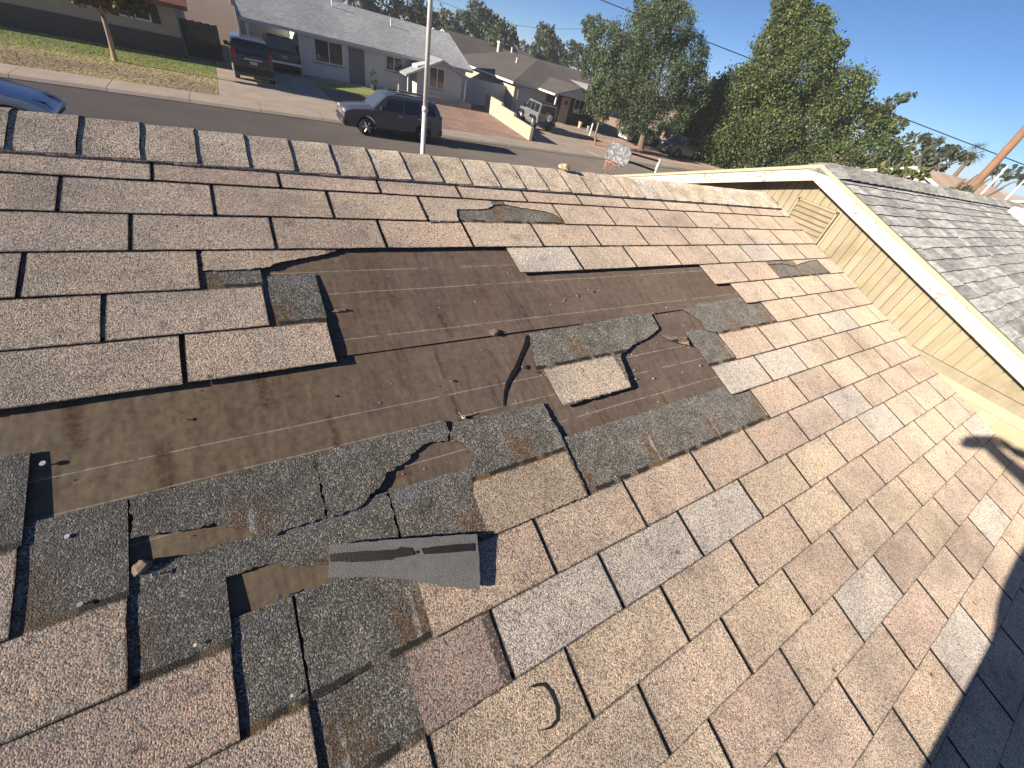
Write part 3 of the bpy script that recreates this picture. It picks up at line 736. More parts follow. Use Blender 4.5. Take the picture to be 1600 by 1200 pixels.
u, w = roof_uw(771, 521); o = on_roof(crumb_obj('shingle_crumb', u, w, (.034, .018, .012), M['crumb'], None, 3)); tag(o, 'crumb of broken shingle lying on the bare felt lap', 'debris')
u, w = roof_uw(532, 486); o = on_roof(crumb_obj('shingle_crumb', u, w, (.030, .007, .006), M['crumb'], None, 5)); tag(o, 'thin curled sliver of debris beside the pale cut shingle end', 'debris')
u, w = roof_uw(823, 575); o = on_roof(crumb_obj('tar_lump', u, w, (.016, .010, .007), M['tar'], None, 8)); tag(o, 'small dark sealant lump beside the felt crack', 'debris')
u, w = roof_uw(222, 885, .008); o = on_roof(crumb_obj('shingle_crumb', u, w, (.020, .018, .010), M['crumb'], None, 12, h=.004)); tag(o, 'dark crumbled shingle heap in the gap at lower left', 'debris')
# granules washed loose over the bare felt: too many and small to count
gv, gf = [], []
for _ in range(190):
    u = random.uniform(-2.35, -0.1); w = random.uniform(0.30, 1.08); s = random.choice([.0009, .0011, .0014, .0020])
    n0 = len(gv)
    for a, b, c in ((1, 0, 0), (-.5, .9, 0), (-.5, -.9, 0), (0, 0, 1.2)): gv.append((u + a * s, w + b * s, .0005 + c * s))
    gf += [(n0, n0 + 1, n0 + 3), (n0 + 1, n0 + 2, n0 + 3), (n0 + 2, n0, n0 + 3)]
o = mesh_obj('loose_granules', gv, gf, M['nail_pale'], roof); o['kind'] = 'stuff'

# ---- ridge caps, bent over the ridge, each end lapping the next
def cap_mesh(seed):
    rr = random.Random(seed); L = 0.20; V = []; F = []
    s_ = [-0.192, -0.13, -0.06, -0.026, 0.0, 0.026, 0.06, 0.13, 0.192]
    jb = rr.uniform(-0.004, 0.004)
    xs = [0.0, -0.05, -0.10, -0.15, -L]
    for layer in (0.0, -0.0042):
        for i, x in enumerate(xs):
            for j, s in enumerate(s_):
                rnd = 0.011 * math.exp(-(s / 0.030) ** 2)
                y = s * CT; z = -abs(s) * ST - rnd * 0.55 + 0.0195 + layer + 0.0060 * (1 + x / L) + (rr.uniform(0, .0012) if i == 0 else 0)
                y2 = y * (1 + (jb if j == 0 else 0))
                V.append((x + (rr.uniform(-.002, .002) if i == 0 else 0), y2, z))
    n, r_ = len(s_), len(xs); off = n * r_
    for i in range(r_ - 1):
        for j in range(n - 1):
            a = i * n + j; F.append((a, a + 1, a + n + 1, a + n)); F.append((off + a, off + a + n, off + a + n + 1, off + a + 1))
    for j in range(n - 1): F.append((j, off + j, off + j + 1, j + 1))
    for i in range(r_ - 1):
        F.append((i * n, (i + 1) * n, off + (i + 1) * n, off + i * n)); F.append((i * n + n - 1, off + i * n + n - 1, off + (i + 1) * n + n - 1, (i + 1) * n + n - 1))
    bm = bmesh.new(); me = bpy.data.meshes.new('ridge_cap'); me.from_pydata(V, [], F); bm.from_mesh(me); bmesh.ops.recalc_face_normals(bm, faces=bm.faces[:]); bm.to_mesh(me); bm.free()
    me.materials.append(M['ridge']); me.materials.append(M['edge'])
    for p in me.polygons:
        if abs(p.normal.x) > 0.75: p.material_index = 1
    return me
def ridge_mat():
    t = MT('ridge_cap_granules'); pos = t.pos()
    v = t.n('ShaderNodeTexVoronoi', {'Vector': pos, 'Scale': 400.0}); r, g_, b = t.xyz(v.outputs['Color'])
    base = t.n('ShaderNodeObjectInfo').outputs['Color']
    c = t.mix(1.0, base, t.ramp(r, [(0.0, 0.22), (0.2, 0.42), (0.42, 0.86), (0.68, 1.16), (1.0, 1.6)]), 'MULTIPLY')
    c = t.mix(1.0, c, t.ramp(t.noise(pos, 12, 4.0), [(0.3, 0.72), (0.7, 1.18)]), 'MULTIPLY')
    return t.surf(c, 0.85, 0.25, t.bump(t.math('SUBTRACT', 0.8, v.outputs['Distance']), 0.62, 0.0026), 0.0, 1.0)
M['ridge'] = ridge_mat()
CAPS = [cap_mesh(s) for s in range(6)]
roof_cap = empty('ridge_line', (0, RY, RZ - ZL), parent=house)
i = -8
while -2.364 + 0.1376 * i < WALL_X + 0.02:
    x = -2.364 + 0.1376 * i
    o = bpy.data.objects.new('ridge_cap', crng.choice(CAPS)); o.location = (min(x, WALL_X - 0.004), 0, 0.0)
    o.rotation_euler = (0, 0, crng.uniform(-.012, .012)); o.color = (*pick_base(crng), 1); link(o, roof_cap); i += 1
# stone left on the ridge
sp = at_y(881, 268, RY - 0.01)
st = crumb_obj('stone', sp.x, RY - 0.01, (.048, .028, .026), M['stone'], None, 17, 0.8, RZ + 0.020); tag(st, 'pale broken stone resting on the ridge caps', 'stone')

# ------------------------------------------------------------------ the taller wing: boarded gable, fascia, grey roof
YW, ZW = 1.315, 0.822            # apex of the wing at the fascia
XF = WALL_X - 0.15               # fascia plane
def rake(y, drop=0.0): return ZW - drop - abs(y - YW) / 3.0
wall = MB().prism([(-4.6, ZL - 0.2), (5.6, ZL - 0.2), (5.6, rake(5.6, .09)), (YW, ZW - 0.17), (-4.6, rake(-4.6, .09))], 'x', WALL_X + 0.012, WALL_X + 0.16).build('gable_wall', M['cream'], house, (0, 0, -ZL))
y = -1.75; bw = 0.0575; bi = 0
while y < 2.75:
    y1 = y + bw - 0.003; zt0, zt1 = rake(y, .078), rake(y1, .078)
    pts = [(y, zt0)] + ([(YW, ZW - .078)] if y < YW < y1 else []) + [(y1, zt1)]
    zb = max(0.078, (y - 0.1) / 3.0 - 0.12)
    if y < 1.4 or True:
        zb0 = 0.080 if y < 0.5 else max(0.080, y / 3.0 - 0.15) if y < RY else 0.080 + max(0, (2 * RY - y) / 3 - 0.25)
    if zt0 > zb0 + 0.01:
        x0 = WALL_X - random.uniform(0.0, 0.0025)
        b = MB().prism([(y, zb0)] + pts + [(y1, zb0)], 'x', x0, WALL_X + 0.013).build('siding_board', M['siding'], wall)
    y += bw; bi += 1
# vent with slats
vent = MB().box(WALL_X - 0.012, WALL_X - 0.004, 1.098, 1.380, 0.375, 0.590).build('gable_vent', M['soffit'], wall)
for z0, z1, y0, y1 in ((0.588, 0.602, 1.090, 1.388), (0.362, 0.376, 1.090, 1.388), (0.362, 0.602, 1.086, 1.100), (0.362, 0.602, 1.378, 1.392)):
    MB().box(WALL_X - 0.024, WALL_X - 0.003, y0, y1, z0, z1).build('vent_frame', M['siding'], wall)
for i in range(6):
    z = 0.384 + i * 0.0345
    MB().prism([(WALL_X - 0.030, z), (WALL_X - 0.026, z), (WALL_X - 0.008, z + 0.021), (WALL_X - 0.012, z + 0.021)], 'y', 1.101, 1.377).build('vent_slat', M['siding'], wall)
# trim band and plaster panel below
MB().box(WALL_X - 0.022, WALL_X + 0.011, -4.5, 0.30, 0.052, 0.080).build('trim_board', M['siding'], wall)
MB().box(WALL_X - 0.012, WALL_X + 0.011, -4.5, 0.30, 0.018, 0.0505).build('trim_board', M['siding'], wall)
MB().box(WALL_X - 0.008, WALL_X + 0.011, -4.5, 0.10, -0.040, 0.0165).build('panel_rail', M['cream_trim'], wall)
MB().box(WALL_X - 0.008, WALL_X + 0.011, -0.365, -0.285, -1.2, -0.0415).build('panel_stile', M['cream_trim'], wall)
MB().box(WALL_X - 0.010, WALL_X - 0.004, -2.4, 1.6, -0.9, -0.84).build('flashing', M['steel'], wall)
# fascia boards, drip strip and soffit, both rakes
for s, ye in ((-1, -4.75), (1, 5.7)):
    for nm, d0, d1, xa, xb, mt in (('fascia_board', 0.012, 0.088, XF, XF + 0.022, 'peeling'), ('drip_strip', -0.012, 0.010, XF - 0.012, XF + 0.02, 'cream_trim')):
        yc = YW + s * 0.001
        MB().prism([(yc, ZW - d1), (ye, rake(ye, d1)), (ye, rake(ye, d0)), (yc, ZW - d0)], 'x', xa, xb).build(nm, M[mt], wall)
    MB().prism([(YW + s * .001, ZW - 0.072), (ye, rake(ye, .072)), (ye, rake(ye, .054)), (YW + s * .001, ZW - .054)], 'x', XF + 0.023, WALL_X + 0.01).build('soffit', M['soffit'], wall)
wroof = MB().prism([(YW, ZW - 0.002), (-4.8, rake(-4.8, .002)), (-4.8, rake(-4.8, .03)), (YW, ZW - .03), (5.75, rake(5.75, .03)), (5.75, rake(5.75, .002))], 'x', XF + 0.004, 13.6).build('wing_roof', M['wing_shingle'], house, (0, 0, -ZL)); wroof.color = (.22, .22, .22, 1)
wn_ = MB(); wn_.box(WALL_X + 0.2, 13.2, -4.4, -4.25, ZL - .2, rake(-4.4, .2)); wn_.box(WALL_X + 0.2, 13.2, 5.3, 5.45, ZL - .2, rake(5.4, .2)); wn_.box(13.05, 13.2, -4.25, 5.3, ZL - .2, rake(-4.4, .2)); wn_.build('wall', M['cream'], house, (0, 0, -ZL))
wm = MB(); wm.box(-3.4, WALL_X, -1.95, -1.8, ZL - .2, -.70); wm.box(-3.4, WALL_X, 5.2, 5.35, ZL - .2, -.70); wm.box(-3.4, -3.25, -1.8, 5.2, ZL - .2, -.70); wm.build('wall', M['cream'], house, (0, 0, -ZL))
# laminate shingles of the wing, near slope
def lam_mesh(seed, L):
    rr = random.Random(seed); V = []; F = []; xs = [-L / 2, -L * .2, L * .15, L / 2]
    for y, z in ((0.0, 0.0085), (0.118, 0.0020)):
        for x in xs: V.append((x, y + (rr.uniform(-.004, .004) if y == 0 else 0), z))
    for i in range(3): F.append((i, i + 1, i + 5, i + 4))
    for x in xs: V.append((x, V[xs.index(x)][1], 0.0035))
    for i in range(3): F.append((8 + i, 9 + i, i + 1, i))
    V += [(xs[0], .118, .0), (xs[3], .118, .0)]
    F += [(8, 0, 4, 12), (3, 11, 13, 7)]
    me = bpy.data.meshes.new('laminate_shingle'); me.from_pydata(V, [], F); me.update(); me.materials.append(M['wing_shingle']); return me
LAM = {}
wrng = random.Random(9)
slope = empty('shingle_field', (0, YW, ZW), parent=wroof); slope.rotation_euler = (TH, 0, 0)
EW = 0.102
def wing_vis(x, w):
    p = Vector((x, YW + w * CT, ZW + w * ST)) - CAM; z = p.dot(fwd)
    return z > 0.05 and -20 < 800 + FPX * p.dot(right) / z < 1640 and 600 + FPX * p.dot(down) / z < 700
far_l = MB(); cand = []
for r_ in range(48):
    w = -0.075 - r_ * EW; x = XF - 0.012 - wrng.uniform(0, .2)
    while x < 13.5:
        L = wrng.choice([.10, .13, .16, .20, .26]); x1 = x + L
        xa = max(x, XF - 0.010)
        if x1 - xa > .04 and wing_vis((xa + x1) / 2, w): cand.append((xa, x1, w, L, wrng.choice([.17, .20, .22, .24, .26, .28, .30]), wrng.choice([0, 0, -.008])))
        x = x1
cand.sort(key=lambda c: (Vector((c[0], YW + c[2] * CT, ZW + c[2] * ST)) - CAM).length / math.sqrt(c[1] - c[0]))
for n_, (xa, x1, w, L, g_, off) in enumerate(cand):
    if n_ < 298:
        key = (round(L, 2), wrng.randrange(3))
        if key not in LAM: LAM[key] = lam_mesh(len(LAM), L)
        o = bpy.data.objects.new('laminate_shingle', LAM[key]); o.location = ((xa + x1) / 2, w + off, 0.0); o.scale = ((x1 - xa - .003) / L, 1, 1)
        o.color = (g_, g_ * 1.0, g_ * 1.0, 1); link(o, slope)
    else:
        far_l.add([(xa, w + off, .0085), (x1 - .004, w + off, .0085), (x1 - .004, w + .118, .002), (xa, w + .118, .002), (xa, w + off, .003), (x1 - .004, w + off, .003)], [(0, 1, 2, 3), (4, 5, 1, 0)])
if far_l.v:
    o = far_l.build('outlying_laminate_shingles', M['wing_shingle'], slope, fix=False); o['kind'] = 'stuff'; o.color = (.24, .24, .235, 1)
x = XF - 0.01
while x < 11:
    g_ = wrng.uniform(.16, .26)
    o = MB().add([(0, -.15 * CT, -.15 * ST + .012), (0, -.02, .018), (0, .02, .018), (0, .15 * CT, -.15 * ST + .012), (.20, -.15 * CT, -.15 * ST + .024), (.20, -.02, .031), (.20, .02, .031), (.20, .15 * CT, -.15 * ST + .024)], [(0, 4, 5, 1), (1, 5, 6, 2), (2, 6, 7, 3), (4, 5, 6, 7), (0, 1, 2, 3), (0, 4, 7, 3)]).build('wing_ridge_cap', M['wing_shingle'], wroof, (x, YW, ZW))
    o.color = (g_, g_, g_ * .97, 1); x += .15
# pale vent hood on the wing ridge
vp = at_x(1601, 331, 6.4)
vb = empty('roof_vent', (vp.x, vp.y, rake(vp.y) - .02)); tag(vb, 'pale weathered roof vent hood beside the grey wing ridge', 'roof vent')
b = MB().prism([(-.15, 0), (.15, 0), (.15, .07), (.08, .13), (-.08, .13), (-.15, .07)], 'y', -.12, .12).build('hood', M['white'], vb); bevel(b, .02)
MB().box(-.19, .19, -.16, .16, -.07, .004).build('vent_base', M['steel'], vb)
# ------------------------------------------------------------------ houses across the street
def hwindow(parent, x0, x1, z0, z1, y, mull=True, frame='white', sill=True, shutter=None):
    """a window on a wall that faces -y: frame with mullion, panes, sill as sub-parts"""
    f = MB(); t = 0.06
    f.box(x0 - t, x1 + t, y - 0.05, y - 0.001, z1, z1 + t); f.box(x0 - t, x1 + t, y - 0.05, y - 0.001, z0 - t, z0)
    f.box(x0 - t, x0, y - 0.05, y - 0.001, z0, z1); f.box(x1, x1 + t, y - 0.05, y - 0.001, z0, z1)
    xm = (x0 + x1) / 2
    if mull: f.box(xm - 0.03, xm + 0.03, y - 0.045, y - 0.001, z0, z1)
    w = f.build('window', M[frame], parent)
    for a, b in (((x0, xm - 0.03), (xm + 0.03, x1)) if mull else ((x0, x1),)):
        MB().box(a, b, y - 0.022, y - 0.004, z0, z1).build('pane', M['glass'], w)
    if sill: MB().box(x0 - 0.12, x1 + 0.12, y - 0.11, y - 0.001, z0 - t - 0.07, z0 - t - 0.001).build('sill', M['concrete_grey'], w)
    return w
def gable_roof(parent, x0, x1, ye0, ye1, ze, pitch, m, thick=0.16, fascia=None):
    yr = (ye0 + ye1) / 2; zr_ = ze + (yr - ye0) * pitch
    r = MB().prism([(ye0, ze), (yr, zr_), (ye1, ze), (ye1, ze - .02), (yr, zr_ - .02), (ye0, ze - .02)], 'x', x0, x1).build('roof', M[m], parent)
    if fascia:
        MB().box(x0, x1, ye0 - .001, ye0 + .04, ze - thick, ze - .021).build('fascia', M[fascia], r)
        for xx in (x0, x1 - .04):
            MB().prism([(ye0 + .041, ze - .02), (yr, zr_ - .02), (ye1 - .041, ze - .02), (ye1 - .041, ze - thick), (yr, zr_ - thick), (ye0 + .041, ze - thick)], 'x', xx, xx + .04).build('rake_board', M[fascia], r)
    return r
# --- grey roofed house
hA = empty('grey_roof_house', (7, 40, ZL)); tag(hA, 'long low grey house with pale grey shingle roof and open carport', 'house')
hA_z = Vector((-7, -40, -ZL))
def A(o): o.location = hA_z; return o
YA = 38.3
wz = -0.98
A(MB().box(2.9, 15.45, YA, YA + .2, ZL - .1, wz).box(15.25, 15.45, YA + .2, 49, ZL - .1, wz).box(-.45, 15.45, 49, 49.2, ZL - .1, wz).box(2.9, 3.1, YA + .2, 49, ZL - .1, wz).box(-.45, 2.9, 44.4, 44.6, ZL - .1, wz).build('wall', M['stucco_grey'], hA))
A(MB().prism([(YA + .1, wz), (49.1, wz), (43.7, wz + 1.83)], 'x', 15.27, 15.45).build('gable_wall', M['stucco_grey'], hA))
ra = gable_roof(hA, -.7, 15.85, 37.68, 49.72, -.93, 1.95 / 6.0, 'roof_grey', .17, 'siding_grey'); A(ra)
for x0, x1, z0, z1 in ((3.78, 5.60, -2.42, -1.22), (8.80, 9.98, -2.06, -1.26)): A(hwindow(hA, x0, x1, z0, z1, YA))
d = A(MB().box(6.06, 7.16, YA - .05, YA - .001, ZL, -1.24).build('door', M['door_dark'], hA))
MB().tube([(6.20, YA - .10, -2.35), (6.20, YA - .051, -2.35)], .035, 8).build('door_handle', M['chrome'], d)
for x in (-.30,): A(MB().box(x, x + .14, 38.0, 38.14, ZL, -1.1).build('post', M['white'], hA))
A(MB().box(2.72, 2.88, 37.98, 38.14, ZL, -1.1).build('post', M['stucco_grey'], hA))
pv = [(5.9, 42.6, .72, .45, .05), (10.2, 42.0, .45, .50, .05)]
for x, y, z, h, r_ in pv: A(MB().tube([(x, y, z), (x, y, z + h)], r_, 8).build('vent_pipe', M['steel'], hA))
A(MB().box(14.35, 14.55, 43.6, 43.75, .98, 1.10).build('ridge_vent', M['white'], hA))
# gabled bay in front
PY = 36.35
A(MB().prism([(10.6, ZL), (14.35, ZL), (14.35, -1.32), (12.45, -.72), (10.6, -1.32)], 'y', PY, YA - .01).build('bay_wall', M['siding_grey'], hA))
for s, xe, ze in ((-1, 9.6, -2.05), (1, 14.75, -1.42)):
    A(MB().prism([(12.45, -.60), (xe, ze + .10), (xe, ze), (12.45, -.70)], 'y', PY - .35, YA + 1.2).build('bay_roof', M['roof_grey'], hA))
    A(MB().prism([(12.45 + s * .002, -.585), (xe, ze + .115), (xe, ze - .02), (12.45 + s * .002, -.72)], 'y', PY - .39, PY - .352).build('rake_board', M['white'] if s < 0 else M['siding_grey'], hA))
A(hwindow(hA, 11.62, 12.78, -2.42, -1.22, PY))
for x, zb in ((9.82, -2.95), (14.55, -2.95)): A(MB().box(x, x + .10, PY - .2, PY - .1, ZL, -1.45 if x > 12 else -2.02).build('post', M['white'], hA))
A(MB().box(8.9, 15.1, PY - .62, PY - .42, ZL - .05, -2.98).build('planter_wall', M['concrete_grey'], hA))
A(MB().box(8.95, 9.03, PY - .72, PY - .64, ZL, -2.6).build('post', M['white'], hA))
# roof top cooler far up the ridge
ck = empty('roof_cooler', (6.6, 45.2, .52)); tag(ck, 'pale box cooler behind the grey house ridge', 'air cooler')
MB().box(-.5, .5, -.5, .5, .25, 1.05).build('cabinet', M['white'], ck); MB().box(-.4, .4, -.4, .4, -.1, .249).build('stand', M['steel'], ck)
# --- left house
hL = empty('brick_house', (-14, 38, ZL)); tag(hL, 'shaded house with dark brick lower wall and beige upper wall behind the lawn', 'house')
hz = Vector((14, -38, -ZL))
def Lh(o): o.location = hz; return o
YL = 35.75
Lh(MB().box(-26, -3.82, YL, YL + .2, -2.46, -1.0).box(-4.02, -3.82, YL + .2, 46, ZL - .1, -1.0).box(-26, -25.8, YL + .2, 46, ZL - .1, -1.0).box(-26, -3.82, 46, 46.2, ZL - .1, -1.0).build('wall', M['stucco_tan'], hL))
Lh(MB().box(-26, -3.80, YL - .10, YL + .2, ZL - .1, -2.461).build('brick_base', M['brick'], hL))
rl = gable_roof(hL, -26.6, -3.15, YL - 1.0, 47.2, -.92, 1 / 3.4, 'roof_red', .2, 'roof_red'); Lh(rl)
wL = Lh(hwindow(hL, -6.30, -5.05, -1.93, -1.10, YL, True, 'white', False))
for x0 in (-5.00, -6.75): Lh(MB().box(x0 + .02, x0 + .42, YL - .045, YL - .001, -2.02, -1.05).build('shutter', M['dark_wood'], hL))
# dark fence and gate between the two houses
fn = empty('side_fence', (-2.9, 37.2, ZL)); tag(fn, 'dark wooden fence between the brick house and the carport', 'fence')
for i in range(15):
    MB().box(-.88 + i * .125, -.88 + i * .125 + .118, -.02, .02 + .004 * (i % 2), 0, 1.75 + .02 * (i % 3)).build('fence_board', M['dark_wood'], fn)
MB().box(-.9, 1.0, .03, .07, 1.45, 1.55).build('fence_rail', M['dark_wood'], fn)
# --- brown hip roofed house
hB = empty('brown_roof_house', (25, 44, ZL)); tag(hB, 'house with brown hip roof, pale garage door and small front gable', 'house')
hbz = Vector((-25, -44, -ZL))
def B(o): o.location = hbz; return o
B(MB().box(20.5, 30.6, 38.45, 38.6, ZL - .1, -1.0).box(20.5, 20.65, 38.6, 54, ZL - .1, -1.0).box(30.5, 30.65, 38.6, 54, ZL - .1, -1.0).build('wall', M['stucco_pink'], hB))
ex0, ex1, ey0, ey1, ez, pt = 19.85, 31.2, 37.75, 55.0, -1.0, 1.94 / 5.7
rx = (ex0 + ex1) / 2; hr = ez + (rx - ex0) * pt; dy = rx - ex0
V = [(ex0, ey0, ez), (ex1, ey0, ez), (ex1, ey1, ez), (ex0, ey1, ez), (rx, ey0 + dy, hr), (rx, ey1 - dy, hr)]
rb = B(MB().add(V, [(0, 1, 4), (1, 2, 5, 4), (2, 3, 5), (3, 0, 4, 5), (0, 3, 2, 1)]).build('roof', M['roof_brown'], hB))
MB().box(ex0 - .02, ex0 + .03, ey0 + .03, ey1, ez - .17, ez - .002).build('fascia', M['white'], rb); MB().box(ex0 - .02, ex1, ey0 - .02, ey0 + .029, ez - .17, ez - .002).build('fascia', M['garage_door'], rb)
B(MB().box(20.9, 23.9, 38.40, 38.449, ZL, -1.28).build('garage_door', M['garage_door'], hB))
for i in range(1, 4): B(MB().box(20.9, 23.9, 38.392, 38.399, ZL + i * .53 - .006, ZL + i * .53 + .006).build('door_groove', M['siding_grey'], hB))
gx, gy = 25.4, 35.0
for s, xe in ((-1, 22.65), (1, 28.3)):
    B(MB().prism([(gx, -.12), (xe, -.98), (xe, -1.02), (gx, -.16)], 'y', gy, 41.5).build('porch_roof', M['roof_brown'], hB))
    B(MB().prism([(gx + s * .002, -.135), (xe, -.995), (xe, -1.13), (gx + s * .002, -.29)], 'y', gy - .04, gy - .001).build('rake_board', M['siding_grey'], hB))
B(MB().box(22.62, 22.66, gy, 37.7, -1.16, -1.021).build('fascia', M['white'], hB))
B(MB().prism([(23.0, -1.05), (27.8, -1.05), (gx, -.30)], 'y', gy + .1, gy + .2).build('porch_gable', M['siding_grey'], hB))
B(MB().box(22.95, 23.07, gy + .1, gy + .22, ZL, -1.05).build('post', M['white'], hB))
B(MB().box(24.2, 30.4, 38.30, 38.449, ZL, -1.02).build('entry_wall', M['dark_wood'], hB))
dB = B(MB().box(25.9, 26.95, 38.22, 38.299, ZL, -1.30).build('door', M['stucco_tan'], hB)); MB().tube([(26.42, 38.16, -1.75), (26.42, 38.219, -1.75)], .17, 12).build('wreath', M['leaf_far'], dB)
B(hwindow(hB, 27.6, 28.8, -2.3, -1.3, 38.3))
for x, y, z, h in ((23.4, 44, .1, .5), (24.6, 47.5, .85, .45)): B(MB().tube([(x, y, z), (x, y, z + h)], .07, 8).build('vent_pipe', M['white'], hB))
wB = B(MB().box(20.43, 20.499, 40.2, 41.0, -2.5, -1.5).build('window', M['white'], hB)); MB().box(20.42, 20.429, 40.27, 40.93, -2.43, -1.57).build('pane', M['glass'], wB)
# --- the wall of grey panels on the side yard
sp = MB().prism([(16.05, 39.9), (20.4, 39.9), (20.4, 40.05), (16.05, 40.05)], 'z', ZL - .1, -1.55).build('side_yard_wall', M['stucco_grey']); tag(sp, 'tall grey yard wall between grey house and brown house', 'wall')
# --- block wall between the lots: courses of slump block
a, b = Vector((15.42, 26.3)), Vector((17.15, 37.2)); dirv = (b - a); Lw = dirv.length; ang = math.atan2(dirv.y, dirv.x)
bwroot = empty('block_wall', (a.x, a.y, ZL), ang); tag(bwroot, 'cream slump block garden wall stepping down to the sidewalk', 'wall')
bm_ = None
for r_ in range(6):
    x = 0.0 if r_ % 2 == 0 else -.205
    while x < Lw:
        hgt = 4 if x < 3.6 else 5
        if r_ < hgt + (1 if x > 6.5 else 0):
            xa, xb = max(0, x), min(Lw, x + .395)
            if xb - xa > .05:
                if xb - xa > .39 and bm_ is not None:
                    o = bpy.data.objects.new('block', bm_); o.location = (xa, random.uniform(-.006, .006), r_ * .2); link(o, bwroot)
                else:
                    o = MB().box(0, xb - xa, -.1, .1, .004, .196).build('block', M['cream_block'] if 'cream_block' in M else M['cream'], bwroot, (xa, 0, r_ * .2))
                    if xb - xa > .39: bm_ = o.data
        x += .405
# --- houses further back
def back_house(name, label, x0, x1, y0, y1, ze, m, wallm, pitch=.33, axis='x'):
    h = empty(name, ((x0 + x1) / 2, (y0 + y1) / 2, ZL)); tag(h, label, 'house')
    off = -Vector(h.location)
    MB().box(x0 + .5, x1 - .5, y0 + .5, y1 - .5, ZL - .1, ze - .02).build('wall', M[wallm], h, off)
    if axis == 'x':
        r_ = gable_roof(h, x0, x1, y0, y1, ze, pitch, m, .16, 'white'); r_.location = off
        ym = (y0 + y1) / 2; zr_ = ze + (ym - y0) * pitch
        for xx in (x0 + .5, x1 - .52): MB().prism([(y0 + .5, ze - .02), (y1 - .5, ze - .02), (ym, zr_ - .19)], 'x', xx, xx + .02).build('gable_wall', M[wallm], h, off)
    else:
        xm = (x0 + x1) / 2; zr_ = ze + (xm - x0) * pitch
        r_ = MB().prism([(x0, ze), (xm, zr_), (x1, ze), (x1, ze - .06), (xm, zr_ - .06), (x0, ze - .06)], 'y', y0, y1).build('roof', M[m], h, off)
        for sx in (x0, x1): MB().prism([(sx, ze - .01), (xm, zr_ - .01), (xm, zr_ - .2), (sx, ze - .2)], 'y', y0 - .05, y0 - .002).build('rake_board', M['white'], r_)
        MB().prism([(x0 + .5, ze - .06), (x1 - .5, ze - .06), (xm, zr_ - .25)], 'y', y0 + .5, y0 + .52).build('gable_wall', M[wallm], h, off)
    return h
back_house('back_house', 'wide brown roof of a house behind the grey roofed one', 24, 52, 57, 71, -1.25, 'roof_brown', 'stucco_tan', .31)
back_house('back_house', 'brown roof rising behind the ridge end of the grey house', 33, 62, 82, 97, -1.1, 'roof_brown', 'stucco_tan', .34)
back_house('back_house', 'pale grey roof just left of the feathery street tree', 40, 49, 55, 62, -1.2, 'roof_grey', 'white', .25)
ch = empty('chimney', (31.0, 62.5, -.1)); tag(ch, 'narrow pale chimney on the far brown roof', 'chimney'); MB().box(-.3, .3, -.3, .3, -.8, 1.6).build('stack', M['stucco_tan'], ch); MB().box(-.36, .36, -.36, .36, 1.6, 1.75).build('cap', M['white'], ch)
# houses off to the right beyond the wing
back_house('back_house', 'tan gabled house with white rake board beyond the grey wing roof', 32, 50, 6.2, 14.4, -.55, 'roof_tan', 'stucco_grey', .345, 'x')
back_house('back_house', 'low tan roof at the right edge beyond the wooden pole', 52, 70, 3.0, 12.0, -.7, 'roof_tan', 'stucco_pink', .345, 'x')
